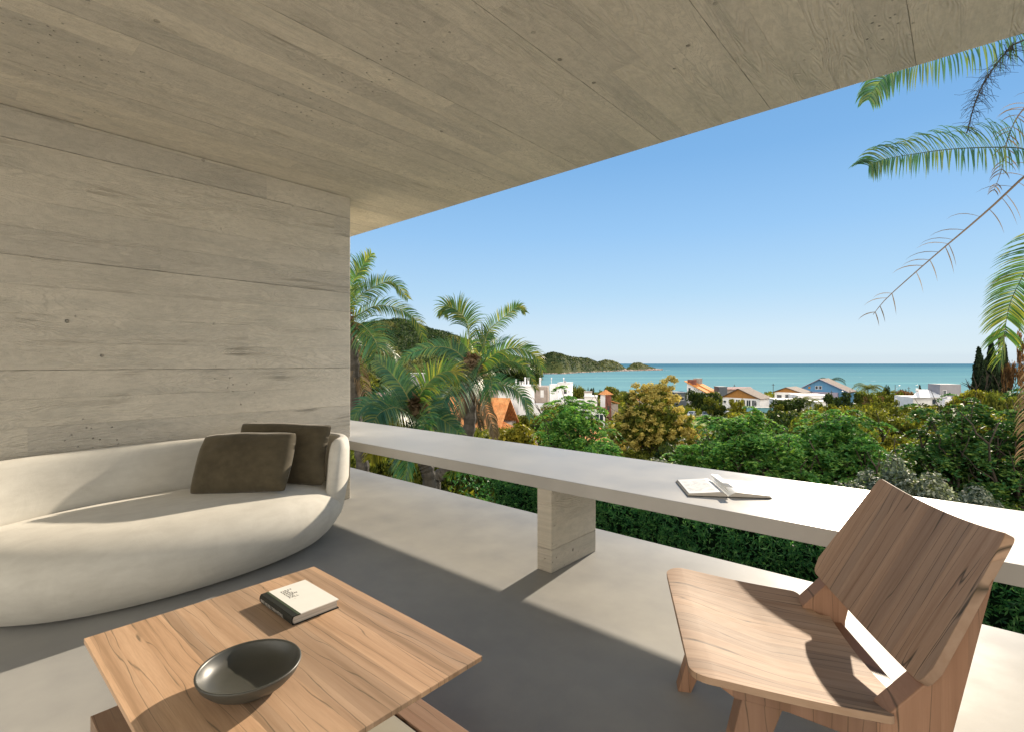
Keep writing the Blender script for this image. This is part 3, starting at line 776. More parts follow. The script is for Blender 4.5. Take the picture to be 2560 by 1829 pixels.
# -------- palms
def crom(P, n):
    P = [Vector(p) for p in P]; P = [P[0]*2-P[1]] + P + [P[-1]*2-P[-2]]; out = []
    segs = len(P)-3
    for i in range(n+1):
        f = i/n*segs; k = min(int(f), segs-1); t = f-k
        a, b, c, d = P[k:k+4]
        out.append(.5*((2*b)+(c-a)*t+(2*a-5*b+4*c-d)*t*t+(3*b-a-3*c+d)*t**3))
    return out
def frond(parent, pts, leaf=.5, w=.03, n=46, mat='palm', rach='rachis', droop=1.0, seed=0, r0=.018, start=.1, dens=1.0, name='frond', rise=.0, taper_tip=.35, sides=(-1, 1), roll=None):
    q = random.Random(seed); C = crom(pts, 60); leaf *= 1.12; w *= 1.2; n = int(n*1.2)
    if roll is None: roll = q.uniform(.7, 1.1)*(1 if pts[-1].x > pts[0].x else -1)
    o0 = parent.location
    m = MB(); m.tube([c-o0 for c in C[::3]], [max(.003, r0*(1-.85*i/20)) for i in range(21)], 5)
    ro = m.build('rachis', M[rach], None, smooth=True)
    V = []; Fc = []
    for i in range(n):
        f = start+(1-start)*(i+q.random()*.5)/n; g = f*60; k = min(int(g), 59)
        p = C[k].lerp(C[k+1], g-k); T = (C[k+1]-C[k]).normalized()
        S = T.cross(Vector((0, 0, 1)))
        if S.length < .15: S = T.cross(Vector((.3, 1, .1)))
        S.normalize(); U = S.cross(T).normalized()
        S, U = S*math.cos(roll)-U*math.sin(roll), U*math.cos(roll)+S*math.sin(roll)
        ll = leaf*(math.sin(min(1, (f+.12)/.5)*math.pi/2) if f < .38 else 1-(1-taper_tip)*((f-.38)/.62)**1.6)
        for s in sides:
            if q.random() > dens: continue
            lift = q.uniform(.05, .55)+rise
            d = (S*s*1.0 + T*(.45+.55*f) + U*lift).normalized()
            l = ll*q.uniform(.82, 1.12); ns = 5; pt = p.copy(); wv = w*q.uniform(.8, 1.15)
            wd = d.cross(U).normalized().lerp(T, .3).normalized()
            n0 = len(V)
            for j in range(ns+1):
                t = j/ns; ww = wv*(.55+.9*t if t < .35 else (1-t)**.75*1.25+.02)
                wd2 = d.cross(Vector((q.uniform(-.1, .1), q.uniform(-.1, .1), 1))).cross(d)
                ax = (wd - d*wd.dot(d)).normalized()
                V.append(pt-ax*ww*.5-o0); V.append(pt+ax*ww*.5-o0)
                pt = pt + d*(l/ns)
                d = (d + Vector((0, 0, -1))*droop*.30*(.5+t)).normalized()
            for j in range(ns): a = n0+2*j; Fc.append((a, a+1, a+3, a+2))
    me = bpy.data.meshes.new(name); me.from_pydata([tuple(v) for v in V], [], Fc)
    fo = link_mesh(name, me, L[mat], parent, smooth=True); ro.parent = fo
    return fo
def pxpath(lst, Y):
    out = []
    for e in lst:
        x, y = e[0], e[1]; dy = e[2] if len(e) > 2 else 0.0
        out.append(at(x, y, Y+dy))
    return out
def z1(x, y): return (860+x/2.707, 600+y/2.707)
def palm(label, crown_px, Y, trunk_px, fr, tr=.16, mat='palm', group='palms beside the ledge'):
    c = at(*crown_px, Y); b = at(trunk_px[-1][0], trunk_px[-1][1], Y); b.z = ground_z(b.x, b.y)-.2
    root = empty('palm_tree', b); tag(root, label, 'palm tree', group)
    P = [c+Vector((0, 0, .1))] + [at(x, y, Y) for x, y in trunk_px] + [b]
    C = crom(P, 40); m = MB()
    m.tube([p-b for p in C], [tr*(1.0+.18*(i % 2)) for i in range(41)], 12)
    m.build('trunk', M['palmtrunk'], root, smooth=False)
    # fibrous crownshaft
    P_, D_ = blob_points((c-b)[:], (.22, .22, .42), 260); 
    link_mesh('fibre', np_mesh('fibre', leaf_quads(P_, .16, 3.0, outward=D_), 4), L['dead'], root)
    for i, (pts, kw) in enumerate(fr):
        kw = dict(kw); pp = [c+Vector((0, 0, .05))] + pxpath(pts, Y)
        frond(root, pp, seed=i+int(Y*7), **{**dict(mat=mat), **kw})
    return root
def zz(lst): return [(*z1(x, y), *(r_ or (0,))) for x, y, *r_ in lst]
palm('nearest palm to the concrete wall, fronds arching out from behind it', (862, 812), 15, [(882, 900), (886, 1010), (905, 1150), (915, 1260)], [
    (zz([(60, 300), (110, 200), (185, 95)]), dict(leaf=.62, n=60)),
    (zz([(90, 400), (200, 320, .4), (330, 285, .6), (432, 400, .6)]), dict(leaf=.5, n=56)),
    (zz([(110, 500), (230, 445), (380, 470), (490, 550), (542, 690)]), dict(leaf=.52, n=66)),
    (zz([(90, 560, -.5), (170, 620, -1), (225, 730, -1.3), (170, 840, -1.5)]), dict(leaf=.8, n=52, mat='palmdk')),
    (zz([(110, 620), (230, 690), (330, 760, .5), (400, 920, .6)]), dict(leaf=.45, n=44)),
    (zz([(0, 330, .5), (-60, 230, .8), (-140, 180, 1)]), dict(leaf=.6)),
    (zz([(-40, 480), (-160, 440), (-330, 520)]), dict(leaf=.6)),
    (zz([(60, 640, .6), (110, 740, 1), (100, 880, 1.1)]), dict(leaf=.6)),
    (zz([(20, 430, -.6), (60, 340, -1.2), (130, 330, -1.7)]), dict(leaf=.6)),
    (zz([(40, 420, 1), (-10, 250, 1.2), (40, 130, 1.5)]), dict(leaf=.62)),
    (zz([(40, 680), (90, 830), (140, 1010), (150, 1120)]), dict(leaf=.5, mat='dead', rach='rachis_dry', droop=2)),
    (zz([(60, 640), (40, 830, .5), (60, 1100, .5)]), dict(leaf=.5, mat='dead', rach='rachis_dry', droop=2)),
], tr=.17)
palm('tall central palm standing between the hill and the orange roof', (1181, 925), 13.5, [(1176, 985), (1172, 1075), (1150, 1130), (1112, 1176), (1085, 1225)], [
    (zz([(850, 700), (830, 560), (770, 480), (690, 450), (676, 500)]), dict(leaf=.58, n=70, mat='palm', rach='rachis')),
    (zz([(940, 730, .4), (985, 610, .8), (1100, 510, 1), (1180, 455, 1), (1225, 490, 1)]), dict(leaf=.36, n=60)),
    (zz([(960, 820), (1060, 750), (1180, 735), (1290, 780), (1345, 880)]), dict(leaf=.50, n=66)),
    (zz([(940, 830, -.6), (1010, 720, -1.2), (1090, 690, -1.7)]), dict(leaf=.55, n=50, mat='palmdk')),
    (zz([(980, 850, .5), (1120, 820, .9), (1230, 870, 1), (1300, 1010, 1)]), dict(leaf=.42, n=56)),
    (zz([(800, 790), (720, 735), (600, 725), (450, 770), (385, 830)]), dict(leaf=.42, n=60, mat='palmdk')),
    (zz([(830, 880, -.6), (760, 950, -1.3), (690, 1060, -1.9), (640, 1180, -2.2)]), dict(leaf=.8, n=56, mat='palmdk')),
    (zz([(960, 970), (1060, 975), (1160, 1010), (1230, 1090), (1262, 1200)]), dict(leaf=.42, n=60, mat='palmdk')),
    (zz([(920, 930, -.5), (980, 920, -1.2), (1000, 990, -1.6), (980, 1080, -1.8)]), dict(leaf=.6, n=46, mat='palmdk')),
    (zz([(900, 760, .8), (940, 660, 1.2), (1010, 650, 1.6)]), dict(leaf=.5, n=46)),
    (zz([(860, 780, 1), (800, 700, 1.5), (780, 740, 2)]), dict(leaf=.5, n=46)),
    (zz([(900, 980), (950, 1110), (1000, 1240), (1020, 1330)]), dict(leaf=.42, mat='dead', rach='rachis_dry', droop=2)),
    (zz([(850, 980), (800, 1100), (765, 1240)]), dict(leaf=.45, mat='dead', rach='rachis_dry', droop=2)),
    (zz([(870, 980, .5), (890, 1120, .6), (930, 1260, .6)]), dict(leaf=.45, mat='dead', rach='rachis_dry', droop=2)),
], tr=.15)
palm('low spreading palm rising just behind the left end of the ledge', (1040, 1045), 10.5, [(1045, 1090), (1060, 1150), (1075, 1230)], [
    (zz([(500, 1090), (550, 990), (640, 905), (740, 885), (770, 930)]), dict(leaf=.56, n=66)),
    (zz([(450, 1100), (390, 990), (300, 880), (215, 815)]), dict(leaf=.40, n=60, mat='palmdk')),
    (zz([(420, 1170), (300, 1110), (160, 1110), (50, 1200)]), dict(leaf=.48, n=60, mat='palmdk')),
    (zz([(450, 1180, -.5), (350, 1130, -1), (240, 1170, -1.4), (180, 1270, -1.6)]), dict(leaf=.5, n=60, mat='palmdk')),
    (zz([(520, 1180, -.4), (560, 1250, -.8), (560, 1330, -1)]), dict(leaf=.5, n=44, mat='palmdk')),
    (zz([(560, 1180, .3), (680, 1220, .3), (790, 1310, .2)]), dict(leaf=.4, n=50, mat='palmdk')),
    (zz([(470, 1270, -1), (440, 1420, -1.6), (415, 1620, -2.0)]), dict(leaf=.62, n=56, mat='palmdk')),
    (zz([(380, 1280, -.3), (250, 1360, -.5), (180, 1480, -.6)]), dict(leaf=.45, n=46, mat='lime')),
    (zz([(560, 1330, .3), (720, 1430, .5), (760, 1540, .5), (700, 1600, .5)]), dict(leaf=.35, n=40)),
], tr=.13)
# right palm: only its fronds hang into the picture
def z5(x, y): return (2060+x/1.934, 60+y/1.934)
def rp(lst): return [(*z5(x, y), *(r_ or (0,))) for x, y, *r_ in lst]
cR = at(2790, 190, 8.2); bR = Vector((cR.x+.3, cR.y+.2, ground_z(cR.x, cR.y)-.2))
palmR = empty('palm_tree', bR); tag(palmR, 'tall palm at the right edge, only its overhanging green and dry fronds in view', 'palm tree')
mt = MB(); mt.tube([p-bR for p in crom([bR, bR.lerp(cR, .5)+Vector((.15, 0, 0)), cR], 40)], [.17*(1+.15*(i % 2)) for i in range(41)], 12); mt.build('trunk', M['palmtrunk'], palmR)
def rf(pts, **kw): frond(palmR, [cR]+pxpath(rp(pts), 8.2), **kw)
rf([(1150, 640), (967, 603), (800, 597), (600, 607), (430, 630), (290, 655), (215, 690)], leaf=.60, w=.026, n=96, mat='palmdk', rach='rachis_dk', roll=-1.2, droop=1.3, seed=1, start=.12, taper_tip=.5, rise=.25, r0=.014)
rf([(1150, 20), (967, 45), (740, 110), (500, 185), (330, 235), (255, 300), (215, 370)], leaf=.58, w=.026, n=100, mat='palmdk', roll=-1.2, rach='rachis_dk', droop=1.5, seed=2, start=.15, r0=.014)
rf([(1300, 500), (1100, 640), (967, 740), (830, 868), (690, 990), (580, 1082), (430, 1212), (300, 1330), (238, 1405)], leaf=.5, w=.014, n=28, mat='dead', roll=-1.1, rach='rachis_dry', droop=.9, seed=3, start=.2, dens=.45, r0=.026, taper_tip=.5)
rf([(1250, 700), (1120, 960), (1020, 1110), (960, 1220), (900, 1350), (875, 1480), (855, 1620)], leaf=.52, w=.021, n=92, mat='palm', rach='rachis_dk', droop=.7, seed=4, start=.3, r0=.012, taper_tip=.55)
rf([(1250, 900), (1150, 1300), (1060, 1650), (1010, 1850), (960, 2100)], leaf=.5, w=.012, n=46, mat='dead', rach='rachis_dry', droop=1.3, dens=.7, seed=5, start=.55, r0=.016)
rf([(1200, 300), (1000, 380), (900, 520), (860, 700), (820, 810)], leaf=.35, w=.016, n=26, mat='dead', rach='rachis_dry', droop=1.2, seed=6, start=.2, dens=.5)
rf([(1300, 100), (1400, -100), (1500, -300)], leaf=.5, seed=7); rf([(1500, 300, .5), (1700, 350, .8), (1900, 600, 1)], leaf=.5, seed=8); rf([(1400, 300, -1), (1500, 400, -2), (1600, 800, -2.6)], leaf=.5, seed=9)
def inflor():
    q = random.Random(3); m = MB(); C = crom([cR]+pxpath(rp([(1100, 70), (940, 90), (870, 150), (790, 260), (735, 370), (690, 530)]), 8.0), 60)
    m.tube([c-bR for c in C], [.012*(1-.6*i/60)+.003 for i in range(61)], 5)
    for i in range(22, 60):
        for s in range(5):
            d = Vector((q.uniform(-1, 1), q.uniform(-1, 1), q.uniform(-.9, .5))).normalized(); p = C[i]-bR; l = q.uniform(.2, .46)*(1-.4*(i-22)/38)
            pts = [p]
            for k in range(4):
                p = p + d*l/4; pts.append(p); d = (d+Vector((q.uniform(-.5, .5), q.uniform(-.5, .5), q.uniform(-.55, .2)))).normalized()
            m.tube(pts, [.0035, .003, .003, .0025, .002], 3, cap=False)
    m.build('flower_stalk', M['twig'], palmR)
inflor()

# -------- hedge just beyond the terrace edge
def hedge():
    N = 30000; a = nr.uniform(-6.2, 6.5, N); u = nr.uniform(0, 1, N)
    lump = np.array([noise.noise(Vector((x*1.7, y*2.2, 0))) for x, y in zip(a, u*2)])
    v = 4.05 + .14*lump + nr.uniform(-.03, .05, N); z = -.95 + 1.05*u
    top = nr.uniform(0, 1, N) < .3
    v = np.where(top, 4.05+nr.uniform(0, .75, N), v); z = np.where(top, .10+.07*lump+nr.uniform(-.04, .03, N), z)
    keep = ~((a < -3.6) & (nr.uniform(0, 1, N) < (-(a+3.6))*1.1))
    a, v, z = a[keep], v[keep], z[keep]; N = len(a)
    # each sprig: a star of narrow leaves
    V = []
    ctr = np.stack([a, v, z], 1)
    for k in range(6):
        d = nr.normal(size=(N, 3)); d[:, 1] -= .75; d[:, 2] += .35; d /= np.linalg.norm(d, axis=1)[:, None]
        w = np.cross(d, nr.normal(size=(N, 3))); w /= np.linalg.norm(w, axis=1)[:, None]
        l = (.042*nr.uniform(.7, 1.3, N))[:, None]
        q = np.empty((N, 4, 3)); q[:, 0] = ctr; q[:, 1] = ctr+d*l*.5+w*.0055; q[:, 2] = ctr+d*l; q[:, 3] = ctr+d*l*.5-w*.0055
        V.append(q)
    V = np.concatenate(V).reshape(-1, 3)
    root = empty('clipped_hedge', TW(0, 4.3, -3.3), ROT); tag(root, 'dark green clipped hedge just beyond the terrace edge, seen under the ledge', 'hedge')
    V -= np.array([0, 4.3, -3.3])
    link_mesh('foliage', np_mesh('foliage', V, 4), L['hedge'], root)
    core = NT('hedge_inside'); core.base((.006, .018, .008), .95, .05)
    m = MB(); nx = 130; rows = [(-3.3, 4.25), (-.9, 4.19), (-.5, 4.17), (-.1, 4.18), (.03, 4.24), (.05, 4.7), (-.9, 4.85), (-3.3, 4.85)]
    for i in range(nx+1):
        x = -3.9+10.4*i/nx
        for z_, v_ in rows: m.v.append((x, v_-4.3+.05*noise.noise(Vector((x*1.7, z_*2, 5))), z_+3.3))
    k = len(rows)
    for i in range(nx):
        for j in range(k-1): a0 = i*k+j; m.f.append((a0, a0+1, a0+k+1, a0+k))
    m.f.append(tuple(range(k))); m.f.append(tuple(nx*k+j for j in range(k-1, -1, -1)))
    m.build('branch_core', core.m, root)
hedge()

# -------- feathery green trees near the terrace
def feathery(label, px, ytop, ybot, wpx, Y, mat='green', seed=1, n=150, leaf=.075, group='feathery green trees in the garden', name='feathery_tree', loose=1.0):
    q = random.Random(seed)
    X = (px-1280)/F*Y; zt = EYE-(ytop-HOR)/F*Y; g = ground_z(X, Y)
    root = empty(name, Vector((X, Y, g-.1))); tag(root, label, 'tree', group)
    W = wpx/F*Y/2; zb = EYE-(ybot-HOR)/F*Y; H = zt-g+.1; ch = zt-zb
    m, tops = limbs('trunk', H*.96, W*.8, 7, .10, zf=max(.12, (zb-g)/H*.8), seed=seed)
    m.build('trunk', M['trunk'], root, smooth=True)
    # long forking branches, each carrying flat sprays of leaflets along its outer half
    P = []; nb = max(18, n//7); tw = MB()
    for b in range(nb):
        f = (b+.5)/nb; an = b*2.39996+q.uniform(-.4, .4)
        reach = W*q.uniform(.45, 1.22)*math.sqrt(max(.03, 1-(1-f)**1.7)); drop = f*ch*q.uniform(.75, 1.0)
        o = Vector((0, 0, max(H*.25, H-ch*1.05-.2))); e = Vector((math.cos(an)*reach, math.sin(an)*reach*.9, H-drop+q.uniform(-.12, .1)*ch))
        mid = o.lerp(e, .5)+Vector((0, 0, .22*ch*(1-f)+.1)); pts_ = crom([o, mid, e], 12)
        tw.tube(pts_, [.028*(1-.8*k/12) for k in range(13)], 5)
        for k in range(5+int(5*reach/W)):
            t = q.uniform(.42, 1.02); c = pts_[min(12, int(t*12))]+Vector((q.uniform(-1, 1), q.uniform(-1, 1), q.uniform(-.4, .5)))*.16*W*(1.25-t*.5)
            s = q.uniform(.24, .52)*(W/2.2)**.5*loose; kk = int(58*(s/.35)**2)+16
            ax = an+q.uniform(-.9, .9); ca, sa = math.cos(ax), math.sin(ax)
            uv = nr.normal(size=(kk, 2))*.45; uv[:, 1] *= .42; uv = np.stack([uv[:, 0]*ca-uv[:, 1]*sa, uv[:, 0]*sa+uv[:, 1]*ca], 1)
            pts = np.array(c)+np.stack([uv[:, 0]*s, uv[:, 1]*s, nr.normal(size=kk)*s*.03], 1)
            rel = pts-np.array(c); pts[:, 2] += -(rel[:, 0]*math.cos(an)+rel[:, 1]*math.sin(an))*.28 - (rel[:, 0]**2+rel[:, 1]**2)*.6/s
            P.append(pts)
    tw.build('branches', M['trunk'], root, smooth=True)
    P = np.vstack(P)
    me = np_mesh('crown', leaf_quads(P, leaf*.8, 2.1, up=1.6), 4)
    link_mesh('crown', me, L[mat], root)
    return root
feathery('bright feathery tree standing in front of the white houses', 1428, 975, 1150, 245, 21, seed=2, n=361)
feathery('low feathery tree behind the ledge, just left of the golden tree', 1520, 1090, 1190, 90, 18, seed=21, n=114)
feathery('broad feathery tree in front of the brown-roofed house and lawn, above the open book', 1862, 1018, 1200, 280, 17, seed=3, n=456)
feathery('broad feathery tree filling the middle, below the blue house', 2085, 1012, 1230, 330, 16, seed=4, n=456)
feathery('low feathery tree between the two broad ones above the open book', 1962, 1085, 1220, 190, 15.5, seed=5, n=209)
feathery('small feathery tree above the top corner of the chair back', 2175, 1095, 1260, 170, 14.5, seed=6, n=190)
feathery('small feathery tree behind the ledge, right beside the golden tree', 1725, 1100, 1200, 130, 17, seed=8, n=171)
feathery('large dark open-branched tree behind the ledge at the right', 2405, 975, 1290, 330, 14, mat='deep', seed=7, n=437, leaf=.075, group='trees at the right', name='broadleaf_tree')
feathery('dark tree at the right edge behind the dry palm frond', 2580, 960, 1290, 240, 13, mat='deep', seed=9, n=285, leaf=.075, group='trees at the right', name='broadleaf_tree')

# golden flowering tree
def golden():
    Y = 38; q = random.Random(5); X = (1632-1280)/F*Y; g = ground_z(X, Y)
    root = empty('golden_tree', Vector((X, Y, g-.1))); tag(root, 'golden-yellow flowering tree with rounded flower heads in the middle of the view', 'tree')
    H = EYE-(962-HOR)/F*Y-g+.1; W = 3.1
    m, tops = limbs('trunk', H, W*.9, 9, .14, zf=.25, seed=5); m.build('trunk', M['trunk'], root, smooth=True)
    bl = []; gl = []
    for i in range(330):
        f = q.random()**.85; prof = (.25+.75*math.sin(min(1, f*1.5)*math.pi/2)); an = q.uniform(0, 6.283); rr = W*prof*q.uniform(.3, 1)**.55
        c = (math.cos(an)*rr+(.9 if f < .2 else 0)*q.uniform(-1, .8), math.sin(an)*rr, H*(1-.62*f)+q.uniform(-.2, .2)); s = q.uniform(.15, .30)
        (bl if q.random() < .82 else gl).append((*c, s, s, s*.62))
    for c in ((1.35, 0, H+.55), (1.65, .2, H+.35), (-1.3, 0, H+.0), (.9, .1, H+.3)): bl.append((*c, .3, .3, .2))
    link_mesh('flower_heads', crown_mesh('flower_heads', bl, 95, .085, up=.5), L['gold'], root)
    link_mesh('crown', crown_mesh('crown', gl+[(0, 0, H*.62, W*.75, W*.75, H*.22)], 110, .17), L['olive'], root)
golden()

# silvery bushes below the ledge line
def bush(label, px, ytop, wpx, Y, mat, seed, leaf=.05, group=None, n=9, per=900):
    q = random.Random(seed); X = (px-1280)/F*Y; zt = EYE-(ytop-HOR)/F*Y; g = ground_z(X, Y); W = wpx/F*Y/2; H = zt-g
    root = empty('bush', Vector((X, Y, g-.1))); tag(root, label, 'bush', group)
    m, t = limbs('stems', H*.9, W*.7, 6, .04, zf=.15, seed=seed); m.build('stems', M['trunk'], root, smooth=True)
    bl = [(q.uniform(-.7, .7)*W, q.uniform(-.6, .6)*W, H*q.uniform(.45, .85), W*q.uniform(.28, .45), W*q.uniform(.28, .45), H*q.uniform(.12, .2)) for _ in range(n)]
    bl.append((0, 0, H*.9, W*.35, W*.35, H*.12))
    link_mesh('crown', crown_mesh('crown', bl, per, leaf, jitter=.4), L[mat], root)
bush('silvery bush behind the ledge beside the chair back, left one', 2235, 1130, 170, 11.5, 'silver', 1, .055, 'silver-leaved bushes')
bush('silvery low bush behind the ledge, right of the chair back', 2330, 1175, 190, 10.5, 'silver', 2, .05, 'silver-leaved bushes')
bush('grey-green dark bush behind the ledge near the right tree trunks', 2440, 1205, 190, 11.5, 'silver', 3, .05, 'silver-leaved bushes')
bush('grey-green low bush under the golden tree', 1640, 1145, 220, 24, 'silver', 4, .09, 'silver-leaved bushes')
bush('silver bush edge behind the ledge left of the chair back', 2130, 1195, 120, 10.8, 'silver', 6, .045, 'silver-leaved bushes')
bush('yellow-green palm-like shrub between the central palm and the white house', 1300, 1060, 130, 26, 'lime', 5, .14)

# ------------------------------------------------------------------ houses
PROT = []                                    # (x0, x1, ybottom, Y) parts of the photo a nearer tree must not cover
def hroot(name, label, x0, x1, yb, Y, cat='house', rz=0.0, group=None):
    c = at((x0+x1)/2, yb, Y); o = empty(name, c, rz); tag(o, label, cat, group)
    PROT.append((x0, x1+(46 if 'gable' in name or name in ('brown_roof_house', 'blue_house') else 0), yb, Y)); return o
def pxm(w, Y): return w/F*Y
def win(root, x, z, w, h, yf, frame=True, mat='glass', d=.05, axis='y', n=0):
    m = MB()
    if axis == 'y': m.box(x-w/2, x+w/2, yf-.02, yf+.04, z-h/2, z+h/2)
    else: m.box(yf-.02, yf+.04, x-w/2, x+w/2, z-h/2, z+h/2)
    o = m.build('window', M[mat], root)
    if frame and axis == 'y':
        t = .09; f = MB().box(x-w/2-t, x+w/2+t, yf-.07, yf-.021, z+h/2, z+h/2+t).box(x-w/2-t, x+w/2+t, yf-.07, yf-.021, z-h/2-t, z-h/2)
        f.box(x-w/2-t, x-w/2, yf-.07, yf-.021, z-h/2, z+h/2).box(x+w/2, x+w/2+t, yf-.07, yf-.021, z-h/2, z+h/2)
        for i in range(n): xx = x-w/2+w*(i+1)/(n+1); f.box(xx-.05, xx+.05, yf-.07, yf-.021, z-h/2, z+h/2)
        f.build('window_frame', M['white_wall'], o)
    return o
def slabroof(m, pts, t=.22):                 # thick sheet from 4 corner points
    n = len(m.v); m.v += [tuple(p) for p in pts] + [(p[0], p[1], p[2]-t) for p in pts]; k = len(pts)
    m.f.append(tuple(range(n, n+k))); m.f.append(tuple(range(n+2*k-1, n+k-1, -1)))
    for i in range(k): j = (i+1) % k; m.f.append((n+i, n+j, n+k+j, n+k+i))
DOWN = 9.0                                   # walls run down behind the trees to the slope

def gable_house(name, label, x0, x1, ytop, yeave, ybase, Y, depth, rz, wall, gable, roof, apex=.38, over=.6, slope_left=1.0):
    """gable wall towards the viewer (local -y), ridge running back"""
    W = pxm(x1-x0, Y)/max(.6, math.cos(rz)); rt = hroot(name, label, x0, x1, ybase, Y, rz=rz)
    ze = pxm(ybase-yeave, Y); zr = pxm(ybase-ytop, Y); xa = -W/2+W*apex
    MB().box(-W/2+over, W/2-over, 0, depth, -DOWN, ze).build('wall', M[wall], rt)
    e = over*.9
    def rz_(x): return ze+(zr-ze)*(1-abs(x-xa)/((xa+W/2) if x < xa else (W/2-xa)))
    MB().prism([(-W/2+over, ze+.002), (W/2-over, ze+.002), (W/2-over, rz_(W/2-over)-.24), (xa, zr-.24), (-W/2+over, rz_(-W/2+over)-.24)], 1, .001, depth-.001).build('gable_panel', M[gable], rt)
    m = MB()
    slabroof(m, [(-W/2, -e, ze), (xa, -e, zr), (xa, depth+e, zr), (-W/2, depth+e, ze)])
    slabroof(m, [(xa+.01, -e, zr), (W/2, -e, ze), (W/2, depth+e, ze), (xa+.01, depth+e, zr)])
    r = m.build('roof', M[roof], rt)
    f = MB(); f.tube([(-W/2, -e-.05, ze-.1), (xa, -e-.05, zr-.1), (W/2, -e-.05, ze-.1)], .13, 4); f.build('barge_board', M['lilac_wall' if wall == 'blue_wall' else roof], r)
    return rt, W, ze, zr
# brown-roofed house, middle
rt, W, ze, zr = gable_house('brown_roof_house', 'white two-storey house with brown tiled roof, ochre gable and a row of windows', 1817, 1886, 970, 994, 1018, 170, 9, R(-46), 'white_wall', 'ochre', 'brown_tile', .45)
for i in range(5): win(rt, -W*.20+i*1.75, ze*.52, 1.2, 1.9, -.03, True, 'glass', n=1)
win(rt, -W*.40, ze*.52, .9, .9, -.03); win(rt, W*.36, ze*.5, .8, 1.2, -.03)
MB().box(W*.10, W*.30, -2.2, -.2, -1.6, -.6).build('stair', M['pole'], rt)
# second gabled house
rt, W, ze, zr = gable_house('small_gabled_house', 'small white house with ochre gable beside the blue house', 1945, 1994, 967, 980, 1004, 182, 10, R(-46), 'white_wall', 'ochre', 'brown_tile', .45)
win(rt, -W*.28, ze*.55, 1.6, 1.2, -.03); win(rt, -W*.02, ze*.5, 1.2, 1.9, -.03, True); win(rt, W*.25, ze*.55, 1.6, 1.0, -.03)
# blue house
rt, W, ze, zr = gable_house('blue_house', 'blue wooden house with a large dark brown tiled roof, tallest on the skyline', 2014, 2096, 946, 977, 993, 190, 10.5, R(-46), 'blue_wall', 'blue_wall', 'darkbrown_tile', .46, over=.8)
win(rt, -W*.10, ze+1.3, .8, 1.1, -.03, True); win(rt, -W*.03, ze+1.3, .8, 1.1, -.03, True); win(rt, -W*.24, ze+1.2, .7, .8, -.03, False, 'ochre')
MB().box(-W*.36, W*.30, -1.2, -.05, ze-2.3, ze-.25).build('veranda', M['lilac_wall'], rt)
# orange modern house
def orange_house():
    Y = 200; rt = hroot('orange_roof_house', 'modern house with two bright orange sloping roof sheets and boxy chimneys', 1722, 1790, 1008, Y, rz=R(-46))
    rt.location = at(1741, 1008, Y); W = 10.0; zt = pxm(1008-952, Y); z0 = zt-4.6
    for y0, y1, dz in ((0, 3.9, 0), (4.3, 8.6, .35)):
        MB().prism([(-W/2+.9, -DOWN), (W/2-.6, -DOWN), (W/2-.6, z0+dz+.05), (-W/2+.9, zt+dz-.65)], 1, y0+.3, y1-.2).build('wall', M['white_wall'], rt)
        m = MB(); slabroof(m, [(-W/2, y0-.3, zt+dz), (W/2, y0-.3, z0+dz), (W/2, y1, z0+dz), (-W/2, y1, zt+dz)], .28); m.build('roof', M['bright_tile'], rt)
    MB().box(-W*.40, -W*.40+2.4, .5, 3.4, zt-2.4, zt+.5).build('chimney', M['red_wall'], rt)
    MB().box(-W*.38, -W*.38+2.4, 5.0, 8.0, zt-2.2, zt+.9).build('chimney', M['taupe_wall'], rt)
    win(rt, -W*.30, zt*.6, .9, 1.6, .27, False); win(rt, -W*.12, zt*.45, .8, 2.2, .27, False)
orange_house()
def flat_house(name, label, x0, x1, ytop, ybase, Y, depth, wall, rz=0.0, windows=(), parapet=True, roofmat='white_roof', cat='house'):
    rt = hroot(name, label, x0, x1, ybase, Y, rz=rz, cat=cat); W = pxm(x1-x0, Y); z = pxm(ybase-ytop, Y)
    MB().box(-W/2, W/2, 0, depth, -DOWN, z).build('wall', M[wall], rt)
    if parapet: MB().box(-W/2-.12, W/2+.12, -.12, depth+.12, z+.002, z+.18).build('roof', M[roofmat], rt)
    for (fx, fz, w, h) in windows: win(rt, fx*W, fz*z, w, h, -.03, True)
    return rt, W, z
# white apartment block with vent pipes (left)
rt, W, z = flat_house('white_apartment_house', 'large white flat-roofed building with white vent pipes, left of the white cube', 1285, 1336, 966, 1035, 120, 9, 'white_wall', R(-8), ((.3, .35, .9, 1.3),))
MB().box(-W/2-3.4, -W/2-.002, -2.5, 7, -DOWN, pxm(70, 120)).build('wall', M['white_wall'], rt)
MB().box(W/2+.002, W/2+2.9, .5, 8, -DOWN, z*1.0).build('wall', M['taupe_wall'], rt)
o = MB().box(W/2+1.4, W/2+2.2, .42, .56, z*.62, z*.88).build('window', M['white_roof'], rt)
MB().box(-W*.2, W/2+3.4, -3.4, -.15, -DOWN, z*.42).build('terrace_wall', M['white_wall'], rt)
for x, hh in ((-W*.46, 1.5), (W*.0, 1.9), (W*.16, 1.9), (W*.75, 1.8), (-W*.25, .9), (-W*.12, .9)):
    m = MB().lathe([(.2, z), (.2, z+hh)], x, 2, 10).lathe([(.0, z+hh+.32), (.24, z+hh+.22), (.26, z+hh+.02), (.2, z+hh)], x, 2, 10); m.build('vent_pipe', M['white_wall'], rt, smooth=True)
